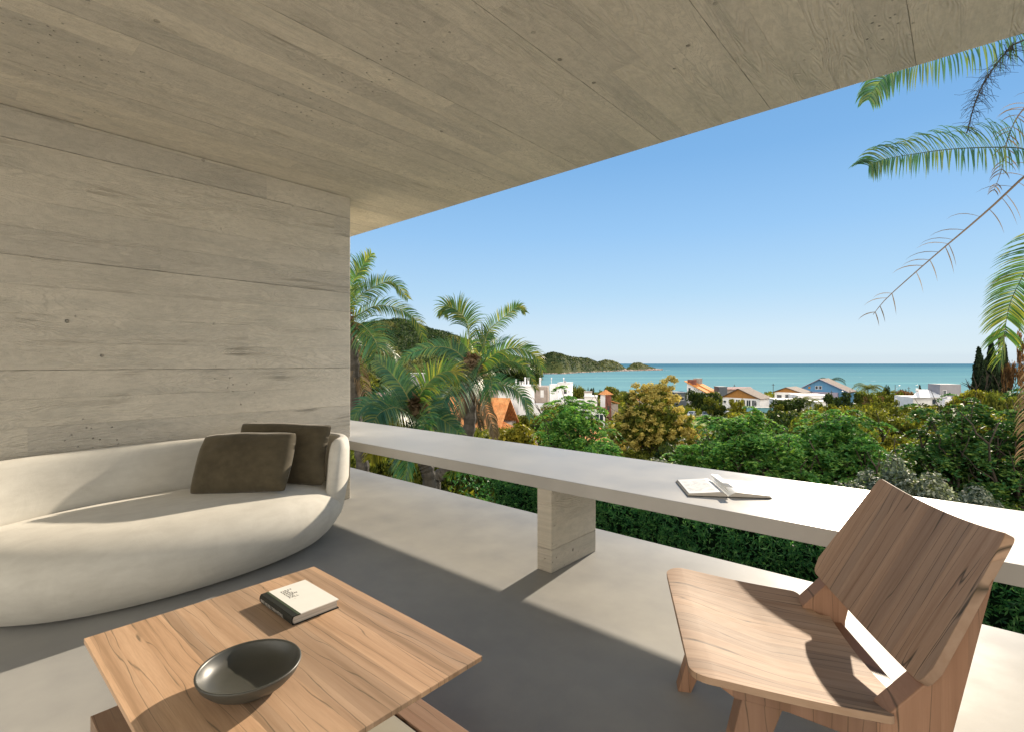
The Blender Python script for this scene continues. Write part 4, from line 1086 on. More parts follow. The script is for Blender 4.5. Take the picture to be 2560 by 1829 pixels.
# white cube tower
rt, W, z = flat_house('white_tower_house', 'white cube-shaped roof tower with two ball-topped pipes, against the sea', 1394, 1425, 958, 1010, 118, 5, 'white_wall', R(-14), ((.12, .62, .7, 1.0), (-.42, .62, .15, .3), (.42, .62, .15, .3)))
MB().box(-W/2-2.0, -W/2-.003, .5, 4.6, -DOWN, z-.25).build('wall', M['grey_wall'] if False else M['white_wall'], rt)
for x in (-W/2-1.6, -.05*W):
    MB().lathe([(.07, z), (.07, z+.95)], x, .8, 8).lathe([(0, z+1.35), (.14, z+1.3), (.2, z+1.13), (.14, z+.98), (.07, z+.95)], x, .8, 10).build('vent_pipe', M['white_wall'], rt, smooth=True)
MB().box(-.2, .3, 1.2, 1.7, z+.18, z+.55).build('roof_box', M['grey_wall'], rt)
MB().box(-W/2-1.2, W/2+3.4, -2.5, -.1, -DOWN, z*.28).build('terrace_wall', M['white_wall'], rt)
# stepped white house right of it
rt, W, z = flat_house('stepped_white_house', 'stepped white house with brown roof edges, left of the red tower', 1461, 1492, 992, 1045, 112, 5, 'white_wall', R(-10), ())
MB().box(-W/2, W*.08, .4, 3, z+.182, z+pxm(11, 112)).build('chimney', M['white_wall'], rt)
MB().box(-W/2-.1, W*.08+.1, .3, 3.1, z+pxm(11, 112)+.002, z+pxm(11, 112)+.2).build('chimney_cap', M['taupe_wall'], rt)
MB().box(-W*.1, W/2+1.75, -2.5, -.15, -DOWN, z*.50).build('wall', M['white_wall'], rt)
MB().box(-W*.1-.1, W/2+1.85, -2.6, -.15, z*.50+.002, z*.50+.28).build('roof_edge', M['red_wall'], rt)
for fx in (.05, .55, .85): win(rt, fx*W, z*.12, .8, 1.2, -2.53, True)
# red tower with pyramid tile roof
def tower():
    Y = 130; rt = hroot('tiled_tower', 'square tower with a stained red side wall and a small pyramid roof of clay tiles', 1503, 1526, 1026, Y, cat='tower', rz=R(28)); w = pxm(19, Y)/2; z = pxm(1026-985, Y)
    MB().box(-w, w, -w, w, -DOWN, z).build('wall', M['white_wall'], rt)
    MB().box(-w+.02, w-.02, -w-.06, -w-.003, -DOWN, z-.1).build('stained_wall', M['red_wall'], rt)
    e = w+.45; m = MB(); m.v = [(-e, -e, z+.002), (e, -e, z+.002), (e, e, z+.002), (-e, e, z+.002), (0, 0, z+1.3)]; m.f = [(0, 1, 4), (1, 2, 4), (2, 3, 4), (3, 0, 4), (3, 2, 1, 0)]
    m.build('roof', M['orange_tile'], rt)
    MB().box(-.3, .35, -w-.12, -w-.062, .2, 1.3).build('window', M['glass'], rt)
    MB().box(w+.003, w+2.2, -w, w, -DOWN, z*.42).build('annex', M['taupe_wall'], rt)
    m = MB(); slabroof(m, [(w-.1, -w-.3, z*.42+.9), (w+2.7, -w-.3, z*.42+.15), (w+2.7, w+.3, z*.42+.15), (w-.1, w+.3, z*.42+.9)], .15); m.build('annex_roof', M['orange_tile'], rt)
tower()
def roof_only(name, label, x0, x1, ytop, ybot, Y, mat, wall, rz=0.0, depth=7.0, apex=.5, hip=False):
    """low house of which mostly the roof shows: ridge across the view"""
    rt = hroot(name, label, x0, x1, ybot+4, Y, rz=rz); W = pxm(x1-x0, Y); zt = pxm(ybot+4-ytop, Y); ze = pxm(4, Y)
    MB().box(-W/2+.4, W/2-.4, .5, depth, -DOWN, ze+.2).build('wall', M[wall], rt)
    m = MB(); h = W*.18 if hip else 0
    slabroof(m, [(-W/2, 0, ze), (W/2, 0, ze), (W/2-h, depth*.5, zt), (-W/2+h, depth*.5, zt)])
    slabroof(m, [(W/2, depth+.3, ze), (-W/2, depth+.3, ze), (-W/2+h, depth*.5+.02, zt), (W/2-h, depth*.5+.02, zt)])
    m.build('roof', M[mat], rt); return rt, W, zt
rt, W, zt = roof_only('orange_tiled_house', 'house with a large orange clay-tiled roof behind the central palm', 1088, 1258, 996, 1064, 78, 'orange_tile', 'taupe_wall', R(-20), 8)
o = MB().box(W*.12, W*.12+.35, 2.0, 2.35, zt*.4, zt+1.0).build('chimney', M['taupe_wall'], rt)
m = MB(); slabroof(m, [(W*.12, -1.8, -.2), (W*.62, -1.8, -1.6), (W*.62, 2, .3), (W*.22, 2.4, 1.9)]); m.build('lower_roof', M['orange_tile'], rt)
roof_only('orange_tiled_house', 'low orange-tiled roof glimpsed just above the ledge, behind the feathery tree', 1428, 1535, 1078, 1120, 46, 'orange_tile', 'taupe_wall', R(12), 6)
roof_only('pink_roof_house', 'house with a faded pink roof behind the central palm', 1218, 1272, 955, 976, 150, 'pink_tile', 'taupe_wall', R(-10), 8)
roof_only('orange_tiled_house', 'small orange-tiled roof right of the tower, half hidden by the golden tree', 1582, 1620, 985, 998, 150, 'orange_tile', 'white_wall', R(10), 6)
roof_only('long_roof_house', 'long low house with thin reddish roof behind the brown-roofed one', 1815, 1882, 967, 972, 205, 'pink_tile', 'taupe_wall', R(-6), 6)
roof_only('beige_roof_house', 'small pale beige-roofed house behind the low spreading palm', 942, 982, 982, 996, 95, 'pink_tile', 'taupe_wall', R(15), 6)
roof_only('purple_roof_house', 'low reddish roof edge just above the ledge, right of the central palm', 1287, 1345, 1098, 1108, 40, 'pink_tile', 'lilac_wall', R(5), 5)
rt, W, z = flat_house('small_grey_house', 'small pale grey house at the foot of the hill, seen between the palms', 1026, 1048, 933, 956, 170, 5, 'grey_wall', R(-15), ((0, .5, 1.0, 1.2),))
MB().box(-W/2-1.6, -W/2-.003, .2, 4, -DOWN, z*.5).build('garage', M['dgrey_wall'], rt)
flat_house('dark_modern_house', 'dark grey flat-roofed house just left of the orange-roofed one', 1686, 1716, 981, 1005, 190, 8, 'dgrey_wall', R(-8), ((.1, .4, 1.6, 1.2),), roofmat='dgrey_wall')
flat_house('dark_modern_house', 'small dark grey roof block showing above the golden tree', 1657, 1682, 972, 983, 205, 6, 'dgrey_wall', 0, (), roofmat='dgrey_wall')
flat_house('dark_tank_house', 'dark block with a blue tank between orange and brown roofs', 1798, 1818, 967, 992, 196, 5, 'dgrey_wall', 0, (), roofmat='dgrey_wall')
rt, W, z = flat_house('white_flat_house', 'long low white building in front of the blue house', 1998, 2068, 988, 1020, 165, 8, 'white_wall', R(-8), ((.1, .2, 1.2, .9), (.3, .25, .6, .6), (-.2, .2, 1.2, .6)))
MB().box(W*.28, W*.5, -1.6, -.13, z*.35, z*.85).build('shutter', M['grey_wall'], rt)
flat_house('white_flat_house', 'low white building with a flat roof below the small gabled house', 1938, 1995, 998, 1012, 158, 5, 'white_wall', R(-10), ((-.1, .3, 1.0, .7),))
flat_house('white_flat_house', 'white low annex to the right, half under the trees below the blue house', 2040, 2085, 1004, 1018, 150, 6, 'white_wall', R(-6), ((-.2, .3, 1.0, .6),))
flat_house('teal_wall', 'teal painted garden wall in front of the brown-roofed house', 1868, 1932, 1018, 1029, 150, .3, 'teal_wall', R(-4), (), cat='wall')
# white building at right
rt, W, z = flat_house('white_villa', 'low white villa with shallow white roof and grey upper block, at the right', 2285, 2352, 992, 1012, 140, 8, 'white_wall', R(-6), ((.22, .45, .9, 1.4),), False)
m = MB(); slabroof(m, [(-W/2-.9, -.9, z), (W/2+.3, -.9, z+.1), (W/2-.2, 5, z+1.9), (-W/2+4.5, 5, z+1.9)], .15); m.build('roof', M['white_roof'], rt)
o = MB().box(W/2+.05, W/2+5.4, .8, 5.5, -DOWN, z+pxm(32, 140)).build('upper_block', M['grey_wall'], rt)
win(rt, W/2+1.2, z+1.1, .8, 1.5, .77)
MB().box(-W*.05, .55*W+2.8, -3.2, -.95, -DOWN, -.2).build('porch', M['white_wall'], rt)
MB().box(W/2-1.2, W/2+4.2, -2.8, .5, -DOWN, z-.35).build('annex', M['white_wall'], rt)
for x in (W/2+1.4, W/2+3.6): MB().box(x-.45, x+.45, -.6, -.1, z-.34, z+.3).build('air_conditioner', M['white_roof'], rt)
MB().lathe([(0, z+2.2), (.35, z+2.15), (.45, z+1.7), (.45, z+1.5)], -W*.05, 3.6, 12).build('roof_vent', M['white_roof'], rt)

# -------- lawn, road, cars, banner, lamps
def lawn():
    t = NT('mown_grass'); g = t.node('ShaderNodeNewGeometry').outputs['Position']
    n = t.noise(g, .5, 5, .6); t.base(t.mix(t.ramp(n, [(.35, 0.0), (.65, 1.0)]), (.11, .17, .02), (.26, .26, .06)), .9, .1)
    V = []; Fc = []; xs = axis(1668, 1795, 14); ds = axis(112, 150, 14)
    for d in ds:
        for x in xs: X = (x-1280)/F*d; V.append((X, d, ground_z(X, d)+.35))
    for j in range(13):
        for i in range(13): a = j*14+i; Fc.append((a, a+1, a+15, a+14))
    tag(mesh_obj('lawn', V, Fc, t.m, smooth=True), kind='structure')
lawn()
PROT.append((1700, 1768, 1076, 128)); 
def car(px, Y, rz, mat, label):
    X = (px-1280)/F*Y; rt = empty('parked_car', Vector((X, Y, ground_z(X, Y)+.36)), rz); tag(rt, label, 'car', 'cars parked by the lawn')
    prof = [(-2.1, .28), (-2.12, .72), (-1.9, .86), (-1.05, .95), (-.45, 1.36), (.75, 1.40), (1.45, 1.0), (2.0, .92), (2.12, .7), (2.1, .28)]
    b = MB().prism(prof, 1, -.85, .85).build('body', M[mat], rt); bevel(b, .08, 3)
    MB().prism([(-.95, .96), (-.44, 1.29), (.7, 1.33), (1.25, 1.0)], 1, -.862, .862).build('window', M['glass'], rt)
    MB().prism([(-1.085, .97), (-1.06, .99), (-.50, 1.345), (-.47, 1.33)], 1, -.7, .7).build('windscreen', M['glass'], rt)
    for x in (-1.35, 1.3):
        for y in (-.8, .8):
            w = MB(); w.lathe([(0, -.1), (.3, -.1), (.34, -.06), (.34, .06), (.3, .1), (0, .1)], 0, 0, 18)
            w.v = [(x+a, y+c, .34+b_) for a, b_, c in w.v]; w.build('wheel', M['tyre'], rt, smooth=True)
    for y in (-.6, .6): MB().box(-2.135, -2.05, y-.16, y+.16, .62, .74).build('headlight', M['white_roof'], rt)
car(1729, 147, R(60), 'car_white', 'white car parked at the far edge of the lawn')
car(1764, 146, R(70), 'car_grey', 'grey car parked under the trees right of the white car')
car(1817, 150, R(10), 'car_white', 'white car in front of the brown-roofed house, behind a lamp')
def banner():
    Y = 112; a = at(1731, 1081, Y); rt = empty('garden_fence', Vector((at(1749, 1090, Y).x, Y, ground_z(a.x, Y)))); tag(rt, 'fence with a black banner carrying a yellow diamond, at the near side of the lawn', 'fence')
    z0 = EYE-(1090-HOR)/F*Y-rt.location.z; w = pxm(36, Y)/2
    MB().box(-w, w, -.03, .03, z0, z0+pxm(8, Y)).build('banner', M['black_sheet'], rt)
    m = MB(); m.v = [(-.75, -.04, z0+.35), (-.55, -.04, z0+.12), (-.35, -.04, z0+.35), (-.55, -.04, z0+.6)]; m.f = [(0, 1, 2, 3)]; m.build('diamond_mark', M['yellow'], rt)
    for x in (-w-.05, -w*.3, w*.3, w+.05): MB().tube([(x, .05, -.5), (x, .05, z0+1.5)], .04, 6).build('post', M['pole'], rt)
    PROT.append((1731, 1767, 1092, Y))
banner()
def lamp(px, ytop, Y, dx, label):
    X = (px-1280)/F*Y; g = ground_z(X, Y); H = EYE-(ytop-HOR)/F*Y-g; rt = empty('street_lamp', Vector((X, Y, g))); tag(rt, label, 'street lamp', 'street lamps by the houses')
    MB().tube([(0, 0, 0), (0, 0, H+.3)], [.13, .09], 7).build('post', M['pole'], rt)
    MB().tube([(0, 0, H-1.6), (dx*.5, 0, H-.6), (dx, 0, H)], .05, 6).build('arm', M['metal'], rt)
    MB().box(dx-.45 if dx > 0 else dx-.1, dx+.1 if dx > 0 else dx+.45, -.12, .12, H-.05, H+.09).build('lamp_head', M['metal'], rt)
lamp(1829, 1006, 140, -2.2, 'street lamp in front of the brown-roofed house')
lamp(2125, 977, 150, -2.4, 'street lamp before the blue house, arm to the left')
lamp(2238, 955+8, 190, 1.8, 'street lamp on the skyline left of the white villa')
lamp(2298, 962, 190, -1.0, 'short street lamp on the skyline behind the white villa')
def pole(px, ytop, Y, label):
    X = (px-1280)/F*Y; g = ground_z(X, Y); H = EYE-(ytop-HOR)/F*Y-g; rt = empty('utility_pole', Vector((X, Y, g))); tag(rt, label, 'utility pole', 'utility poles on the skyline')
    MB().tube([(0, 0, 0), (0, 0, H)], [.15, .1], 7).build('post', M['pole'], rt)
    MB().box(-.6, .6, -.06, .06, H-.7, H-.55).build('crossbar', M['pole'], rt)
pole(1933, 958, 215, 'utility pole standing alone against the sea between the two ochre gables')
pole(1836, 960, 215, 'short utility pole above the long reddish roof')
pole(2272, 966, 205, 'utility pole just left of the white villa roof')
pole(2079, 975, 158, 'dark pole in front of the blue house veranda')

# ------------------------------------------------------------------ mid-distance vegetation (shared meshes, one object each)
def proto_tree(kind, k):
    q = random.Random(100+k)
    if kind == 'round':
        bl = [(q.uniform(-.6, .6), q.uniform(-.6, .6), q.uniform(.5, .86), q.uniform(.24, .42), q.uniform(.24, .42), q.uniform(.13, .22)) for _ in range(22)]
        bl += [(0, 0, .62, .7, .7, .26)]; return crown_mesh('crown', bl, 210, .052, jitter=.5)
    if kind == 'dome':
        bl = [(math.cos(a)*r, math.sin(a)*r, .78-.3*r*r, .22, .22, .12) for a, r in [(q.uniform(0, 6.28), q.uniform(0, .85)) for _ in range(30)]]
        return crown_mesh('crown', bl, 170, .045, jitter=.5)
    if kind == 'loose':
        bl = [(q.uniform(-.8, .8), q.uniform(-.8, .8), q.uniform(.35, .95), q.uniform(.12, .26), q.uniform(.12, .26), q.uniform(.07, .14)) for _ in range(34)]
        return crown_mesh('crown', bl, 130, .055, jitter=.6)
    if kind == 'airy':
        bl = [(q.uniform(-.8, .9), q.uniform(-.5, .5), q.uniform(.45, .97), q.uniform(.08, .2), q.uniform(.08, .2), q.uniform(.03, .06)) for _ in range(26)]
        return crown_mesh('crown', bl, 55, .05, jitter=.6)
    if kind == 'cone':
        P = []; D = []
        for i in range(70):
            f = (i+.5)/70; r = (.30*(1-f)**.8+.02)*(.8+.35*(i % 3)/2); z = .1+.9*f
            for j in range(7):
                a = q.uniform(0, 6.283); n = 16; s = nr.uniform(.1, 1, n)
                p = np.stack([math.cos(a)*r*s, math.sin(a)*r*s, z+.03*s**2+nr.normal(size=n)*.008], 1); P.append(p); D.append(np.tile([math.cos(a), math.sin(a), 0], (n, 1)))
        P = np.vstack(P); return np_mesh('crown', leaf_quads(P, .035, 2.2, outward=np.vstack(D)*.4), 4)
    if kind == 'palm':
        V = []
        for i in range(16):
            a = 2*math.pi*i/16+q.uniform(-.2, .2); el = q.uniform(-.3, 1.0); d = np.array([math.cos(a)*math.cos(el), math.sin(a)*math.cos(el), math.sin(el)]); p = np.array([0, 0, .8])
            for s in range(9):
                w = np.cross(d, [0, 0, 1]); w /= max(1e-6, np.linalg.norm(w)); wd = .11*math.sin(math.pi*(s+1)/10.5)
                e = p+d*.058
                for sg in (-1, 1):
                    for u in (0.15, .6):
                        b = p+(e-p)*u; tip = b+w*sg*wd+d*.03-np.array([0, 0, .06]); V += [b, b+(e-p)*.3, tip+(e-p)*.12, tip]
                p = e; d = d+np.array([0, 0, -.22]); d /= np.linalg.norm(d)
        return np_mesh('crown', np.array(V), 4)
PM = {}
for kd, cnt in (('round', 4), ('dome', 2), ('loose', 3), ('cone', 2), ('palm', 2), ('airy', 1)):
    PM[kd] = [proto_tree(kd, i+10*len(PM)) for i in range(cnt)]
TR = []
for i in range(3):
    m, _ = limbs('t', .8, .5, 5, .035, zf=.3, seed=50+i); o = m.build('trunk', M['trunk'], None, smooth=True); TR.append(o.data); col.objects.unlink(o); bpy.data.objects.remove(o)
m = MB().tube([(0, 0, 0), (.02, 0, .4), (0, 0, .8)], [.02, .016, .013], 6); o = m.build('trunk', M['palmtrunk']); TRP = o.data; col.objects.unlink(o); bpy.data.objects.remove(o)
MCACHE = {}
def shared(me, mat):
    k = (me.name, mat)
    if k not in MCACHE: c = me.copy(); c.materials.clear(); c.materials.append(L[mat]); MCACHE[k] = c
    return MCACHE[k]
USED = {}
def put_tree(X, Y, H, W, kind, mat, label, group, cat='tree', name=None):
    g = ground_z(X, Y)
    name = name or {'cone': 'conifer', 'palm': 'palm_tree', 'dome': 'domed_tree', 'loose': 'shrubby_tree', 'airy': 'airy_tree', 'round': 'leafy_tree'}[kind]
    root = empty(name, Vector((X, Y, g-.2)), 0); root.scale = (W/2, W/2, H)
    if kind == 'palm': root.scale = (H, H, H)
    root.rotation_euler = (0, 0, rnd.uniform(0, 6.283)); tag(root, label, cat, group)
    c = bpy.data.objects.new('crown', shared(rnd.choice(PM[kind]), mat)); col.objects.link(c); c.parent = root
    t = bpy.data.objects.new('trunk', TRP if kind == 'palm' else rnd.choice(TR)); col.objects.link(t); t.parent = root
    return root
def tree_px(px, ytop, wpx, Y, kind, mat, label, group=None):
    X = (px-1280)/F*Y; g = ground_z(X, Y); H = EYE-(ytop-HOR)/F*Y-g+.2
    return put_tree(X, Y, H/(.98 if kind != 'round' else .95), wpx/F*Y/(.36 if kind == 'cone' else .95 if kind != 'palm' else 1), kind, mat, label, group)
# trees one can single out
tree_px(1523, 961, 72, 175, 'dome', 'olive', 'dome-shaped dark tree on the skyline behind the tiled tower')
tree_px(1446, 966, 44, 150, 'round', 'olive', 'rounded tree just right of the white cube tower')
tree_px(1478, 972, 18, 170, 'loose', 'dark', 'small dark treetop on the skyline left of the dome-shaped tree')
tree_px(1368, 976, 18, 150, 'round', 'dark', 'dark narrow tree between the two white towers')
tree_px(1757, 978, 80, 150, 'round', 'dark', 'dark round tree in front of the orange-roofed house')
tree_px(1785, 982, 50, 152, 'round', 'olive', 'dark round tree right of the orange-roofed house, left of the ochre gable')
tree_px(1780, 995, 42, 138, 'loose', 'olive', 'bushy tree between the lawn and the ochre-gabled house')
tree_px(1842, 1000, 40, 132, 'loose', 'lime', 'yellow-green shrub in front of the ochre-gabled house')
tree_px(1972, 996, 78, 128, 'round', 'dark', 'large dark tree in front of the small gabled house')
tree_px(1948, 1012, 50, 125, 'loose', 'olive', 'olive tree left of the large dark tree, under the teal wall')
tree_px(1898, 1035, 90, 95, 'loose', 'mixed', 'reddish flowering shrub mass below the teal wall', None)
tree_px(1948, 1060, 64, 70, 'round', 'lime', 'bright yellow-green round shrub between the two broad feathery trees', None)
tree_px(2105, 985, 70, 130, 'loose', 'dark', 'loose dark tree below the right corner of the blue house')
tree_px(2060, 1010, 50, 120, 'loose', 'olive', 'olive tree below the long white building')
tree_px(2170, 955, 30, 175, 'palm', 'olive', 'coconut palm on the skyline right of the blue house', 'small palms near the houses')
tree_px(2002, 988, 20, 140, 'palm', 'olive', 'small palm in front of the long white building, left one', 'small palms near the houses')
tree_px(2026, 993, 22, 140, 'palm', 'olive', 'small palm in front of the long white building, right one', 'small palms near the houses')
tree_px(2243, 970, 12, 180, 'palm', 'lime', 'small palm on the skyline near the utility pole', 'small palms near the houses')
tree_px(1574, 970, 14, 150, 'palm', 'olive', 'spiky small palm beside the dome-shaped tree', 'small palms near the houses')
tree_px(2074, 938, 16, 215, 'palm', 'dark', 'palm crown just peeping over the ridge of the blue house', 'small palms near the houses')
tree_px(2216, 967, 16, 175, 'round', 'dark', 'small round dark tree standing out on the skyline right of the coconut palm')
tree_px(2262, 978, 50, 165, 'round', 'rust', 'rust-brown crown left of the white villa')
tree_px(2225, 982, 60, 160, 'loose', 'olive', 'olive crown right below the coconut palm')
tree_px(2160, 980, 50, 160, 'round', 'olive', 'olive crown beneath the coconut palm, left side')
tree_px(2300, 965, 14, 200, 'cone', 'dark', 'small pointed tree behind the white villa')
for i, (px, yt, w) in enumerate(((2447, 880, 44), (2478, 864, 46), (2500, 888, 40), (2512, 872, 34), (2468, 905, 60))):
    tree_px(px, yt, w*1.25, 110+i*2.5, 'cone', 'spruce', ['leftmost black-green conifer of the dark clump at the right', 'tallest black-green conifer, second in the dark clump', 'short conifer in the middle of the dark clump', 'slim conifer at the right side of the dark clump', 'broad low conifer at the foot of the dark clump'][i], 'dark conifers at the right')
tree_px(2548, 838, 80, 100, 'airy', 'rust', 'airy rust-brown tree behind the hanging palm frond at the right edge')
tree_px(2440, 965, 110, 92, 'dome', 'lime', 'flat yellow-green crown at the foot of the dark conifers')
tree_px(2500, 985, 90, 70, 'round', 'olive', 'olive crown in front of the dark conifers at the right')
tree_px(1250, 905, 120, 300, 'round', 'dark', 'large dark tree mass left of the bay behind the pink roof')
tree_px(1310, 915, 90, 300, 'round', 'dark', 'dark tree where the bay shore begins, above the vent pipes')
tree_px(1200, 925, 90, 260, 'round', 'olive', 'dark tree at the foot of the hill behind the central palm crown')

# the rest of the wooded slope: every tree an object, placed so that houses, lawn and sea stay visible
lim_x = [860, 1000, 1080, 1200, 1300, 1345, 1380, 1425, 1435, 1480, 1500, 1560, 1580, 1660, 1720, 1800, 1880, 1940, 2010, 2140, 2200, 2270, 2345, 2400, 2420, 2560, 2700]
lim_y = [925, 925, 930, 925, 945, 985, 1000, 1000, 975, 985, 975, 975, 985, 985, 1000, 1000, 1010, 1015, 1010, 985, 978, 985, 1015, 1010, 975, 965, 965]
marks = [(1000, 'behind the palm nearest the wall'), (1150, 'between the hill and the low palm'), (1280, 'behind the central palm'), (1370, 'below the vent-pipe building'), (1450, 'around the white cube tower'), (1560, 'near the tiled tower'), (1700, 'around the golden tree'), (1820, 'beside the lawn'), (1950, 'below the ochre-gabled house'), (2060, 'below the long white building'), (2160, 'below the blue house'), (2280, 'left of the white villa'), (2420, 'below the white villa'), (2590, 'below the dark conifers'), (9000, 'beyond the right edge')]
kinds = [('round', 'olive', 'olive-green round tree'), ('loose', 'olive', 'loose olive-green tree'), ('round', 'dark', 'dark green round tree'), ('loose', 'lime', 'yellow-green shrubby tree'), ('loose', 'dark', 'loose dark tree'), ('round', 'lime', 'yellowish round tree'), ('dome', 'olive', 'olive domed tree'), ('loose', 'mixed', 'brownish shrubby tree')]
cnt = 0; tries = 0; placed = []
while cnt < 290 and tries < 12000:
    tries += 1
    px = rnd.uniform(875, 2620) if cnt < 205 else rnd.uniform(875, 1300) if cnt < 255 else rnd.uniform(2600, 3500); Y = rnd.choice((rnd.uniform(30, 70), rnd.uniform(60, 130), rnd.uniform(100, 250) if cnt < 205 or cnt > 254 else rnd.uniform(150, 430)))
    X = (px-1280)/F*Y
    kd, mt_, nm = kinds[min(7, int(abs(rnd.gauss(0, 3.0))))] if px < 2150 else kinds[rnd.choice((0, 1, 1, 2, 3, 3, 5, 6, 7))]
    W = rnd.uniform(4.0, 8.5)*(1.0 if Y > 60 else .7); H = W*rnd.uniform(.6, 1.0)
    g = ground_z(X, Y); wpx = W/Y*F/2
    ytop = HOR+(EYE-(g+H))/Y*F; ok = True
    lim = np.interp(px, lim_x, lim_y)+rnd.uniform(0, 10)
    if ytop < lim: H = EYE-(lim-HOR)/F*Y-g; ytop = lim
    if H < 1.6: continue
    if H < W*.35: W = H*2; wpx = W/Y*F/2
    for x0, x1, yb, Yh in PROT:
        if Y < Yh+6 and px+wpx > x0 and px-wpx < x1 and Yh-60 < 400:
            if ytop < yb-2:
                H2 = EYE-(yb-HOR)/F*Y-g
                if H2 < 1.8: ok = False; break
                H = min(H, H2); ytop = yb; W = min(W, H*1.8)
        if abs(Y-Yh) < 10 and x0-10 < px < x1+10 and Y > Yh-3: ok = False; break
    if not ok or any((X-a)**2+(Y-b)**2 < (.42*(W+c)/2*1.2)**2*1.6 for a, b, c in placed): continue
    if 1690 < px < 1775 and 108 < Y < 152: continue
    placed.append((X, Y, W)); cnt += 1
    mk = next(t for x, t in marks if px < x)
    dist = 'near' if Y < 60 else 'mid-distance' if Y < 120 else 'far'
    put_tree(X, Y, H/.95, W, kd, mt_, f'{nm} {mk}, in the {dist} rows', f'{nm}s {mk}, {dist}')
print('trees placed', cnt, tries)
# low ground cover between them
def cover():
    P = []
    N = 72000; t = nr.uniform(-.40, 1.7, N); d = nr.uniform(18, 300, N)**1.0
    d = 14+286*nr.uniform(0, 1, N)**1.3
    X = t*d; keep = ~((X/d*F+1280 > 1695) & (X/d*F+1280 < 1772) & (d > 108) & (d < 152)); X = X[keep]; d = d[keep]
    Z = np.array([ground_z(x, y) for x, y in zip(X, d)])
    s = .10+d*.0022
    C = np.stack([X, d, Z+s*nr.uniform(.3, 3.2, len(X))], 1)
    tag(link_mesh('undergrowth', np_mesh('undergrowth', leaf_quads(C, s*2.0, 1.5, up=.8), 4), L['olive']), kind='stuff')
cover()

# ------------------------------------------------------------------ hills, forest on them, rocks at the waterline
def hillmat():
    t = NT('wooded_hill'); g = t.node('ShaderNodeNewGeometry').outputs['Position']
    n = t.noise(g, .02, 5, .6); t.base(t.mix(t.ramp(n, [(.4, 0.0), (.6, 1.0)]), (.03, .05, .022), (.09, .10, .035)), .95, .05); return t.m
HM = hillmat()
ridge_x = [300, 700, 875, 938, 978, 1019, 1052, 1096, 1148, 1200, 1260, 1310, 1345]
ridge_y = [860, 822, 812, 800, 795, 801, 809, 822, 838, 858, 878, 892, 905]
def hill_z(px, Y):
    ry = float(np.interp(px, ridge_x, ridge_y)); Yr = 1000.0; zr = EYE+(HOR-ry-3)/F*Yr - 8
    f = min(1, max(0, (Y-430)/(Yr-430))); s = f*f*(3-2*f)
    z = -17.4+(zr+17.4)*s
    if Y > Yr: z = zr-(Y-Yr)*.25
    return z + 5*s*noise.noise(Vector((px*.02, Y*.012, 0)))*(1 if Y < Yr else 0)
V = []; Fc = []; xs = axis(300, 1350, 70); ds = axis(420, 1300, 40)
for d in ds:
    for x in xs: V.append(((x-1280)/F*d, d, hill_z(x, d)))
for j in range(39):
    for i in range(69): a = j*70+i; Fc.append((a, a+1, a+71, a+70))
tag(mesh_obj('hill', V, Fc, HM, smooth=True), kind='structure')
# headland
hx = [1325, 1351, 1381, 1406, 1429, 1470, 1485, 1495, 1513, 1529, 1543, 1555, 1562, 1567, 1578, 1589, 1601, 1612, 1625, 1639, 1650]
hy = [900, 887, 877, 883, 890, 893, 899, 903, 897, 899, 904, 911, 917, 918, 909, 903.5, 905, 909, 914, 918, 923.5]
wx_ = [1325, 1406, 1452, 1543, 1650]; wy_ = [934.5, 934, 931, 927.5, 925]
def head(px):
    yw = float(np.interp(px, wx_, wy_)); Yw = 20*F/(yw-HOR); return Yw
V = []; Fc = []; xs = axis(1325, 1652, 80); K = 9
for x in xs:
    Yw = head(x); ry = float(np.interp(x, hx, hy)); Yr = Yw+70; zr = EYE+(HOR-ry-1.5)/F*Yr-2.0
    zr = max(zr, SEA+1.5)
    for k in range(K):
        f = k/(K-2) if k < K-1 else 1
        if k < K-1: Y = Yw-4+(Yr-Yw+4)*f; z = SEA-1.5+(zr-SEA+1.5)*math.sin(min(1, f*1.02)*math.pi/2)**.8
        else: Y = Yr+130; z = SEA-2
        V.append(((x-1280)/F*Y, Y, z))
for i in range(79):
    for k in range(K-1): a = i*K+k; Fc.append((a, a+1, a+K+1, a+K))
tag(mesh_obj('headland', V, Fc, HM, smooth=True), kind='structure')
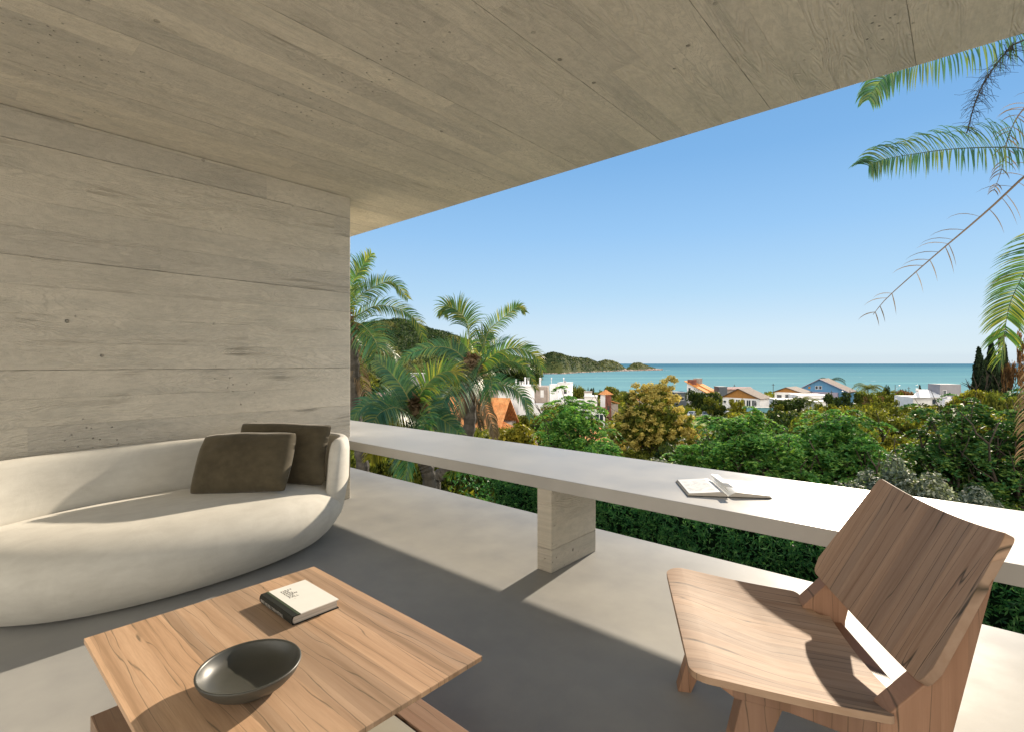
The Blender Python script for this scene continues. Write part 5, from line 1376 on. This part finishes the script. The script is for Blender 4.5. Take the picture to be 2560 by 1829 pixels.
def forest():
    P = []; S = []; D = []; P2 = []; D2 = []; S2 = []
    for i in range(5200):
        px = rnd.uniform(640, 1350); Y = 440+rnd.random()**.8*585; z = hill_z(px, Y); r = rnd.uniform(3.2, 6.0)*(Y/850)
        c = ((px-1280)/F*Y, Y, z+r*.45); p, d = blob_points(c, (r, r, r*.85), 34, .85); p = p[d[:, 2] > -.3]; d = d[d[:, 2] > -.3]
        q = noise.noise(Vector((px*.009, Y*.006, 3)))
        sc = q > .12 or (Y < 640 and rnd.random() < .5)
        (P2 if sc else P).append(p); (D2 if sc else D).append(d); (S2 if sc else S).append(np.full(len(p), r*.42))
    for i in range(1500):
        px = rnd.uniform(1326, 1640); Yw = head(px); f = rnd.uniform(.10, 1.0); ry = float(np.interp(px, hx, hy)); Yr = Yw+70
        zr = EYE+(HOR-ry)/F*Yr; z = SEA+(zr-SEA-2.5)*math.sin(f*math.pi/2)**.8; Y = Yw+70*f
        if z < SEA+4.5: continue
        r = rnd.uniform(2.2, 4.2)*min(1, (zr-SEA)/18+.35); 
        if zr < EYE+3 and px > 1490: r *= .6
        c = ((px-1280)/F*Y, Y, z-r*.4+.3); p, d = blob_points(c, (r, r, r*.8), 30, .85); p = p[d[:, 2] > -.2]; d = d[d[:, 2] > -.2]
        sc = (px > 1500 and rnd.random() < .6) or rnd.random() < .18
        (P2 if sc else P).append(p); (D2 if sc else D).append(d); (S2 if sc else S).append(np.full(len(p), r*.42))
    for P_, D_, S_, mt_ in ((P, D, S, 'forest'), (P2, D2, S2, 'scrub')):
        P_ = np.vstack(P_); D_ = np.vstack(D_); S_ = np.concatenate(S_)
        tag(link_mesh('hillside_forest' if mt_ == 'forest' else 'hillside_scrub', np_mesh('forest', leaf_quads(P_, S_, 1.3, outward=D_*1.6), 4), L[mt_]), kind='stuff')
forest()
def rocks():
    m = MB(); ico = [(0, 0, 1)]; 
    bm0 = bmesh.new(); bmesh.ops.create_icosphere(bm0, subdivisions=1, radius=1); vs = [v.co.copy() for v in bm0.verts]; fs = [tuple(v.index for v in f.verts) for f in bm0.faces]; bm0.free()
    for i in range(900):
        px = rnd.uniform(1326, 1656); Yw = head(px); big = 1.0 if px < 1560 else 1.25; f = rnd.random(); Y = Yw-4+f*22
        r = rnd.uniform(.9, 2.6)*big; c = Vector(((px-1280)/F*Y, Y, SEA+f*5.0*rnd.uniform(.5, 1))); n = len(m.v); ro = Matrix.Rotation(rnd.uniform(0, 6), 3, 'Z')
        for v in vs: m.v.append(tuple(c+ro @ Vector((v.x*r*1.5, v.y*r, v.z*r*.7))*rnd.uniform(.8, 1.15)))
        m.f += [tuple(n+k for k in q) for q in fs]
    t = NT('shore_rock'); g = t.node('ShaderNodeNewGeometry'); c = t.ramp(g.outputs['Random Per Island'], [(0, (.16, .12, .10)), (.5, (.40, .30, .25)), (1, (.55, .45, .38))]); t.base(c, .9, .1)
    tag(m.build('shore_rocks', t.m), kind='stuff')
    # surf
    f = plain('surf_foam', (.85, .87, .88), .9, .1, .1, 1); m = MB()
    for i in range(150):
        px = rnd.uniform(1330, 1655) if i > 60 else 1655+rnd.random()**2*18; Yw = head(min(px, 1650)); w = rnd.uniform(1.5, 6) if i > 60 else rnd.uniform(2, 7); Y = Yw-7+rnd.uniform(-3, 4); X = (px-1280)/F*Y
        pts = [(X+math.cos(a)*w*rnd.uniform(.7, 1), Y+math.sin(a)*w*.5*rnd.uniform(.7, 1), SEA+.15+i*.002) for a in [k*math.pi/4 for k in range(8)]]
        n = len(m.v); m.v += pts; m.f.append(tuple(range(n, n+8)))
    tag(m.build('surf', f), kind='stuff')
rocks()
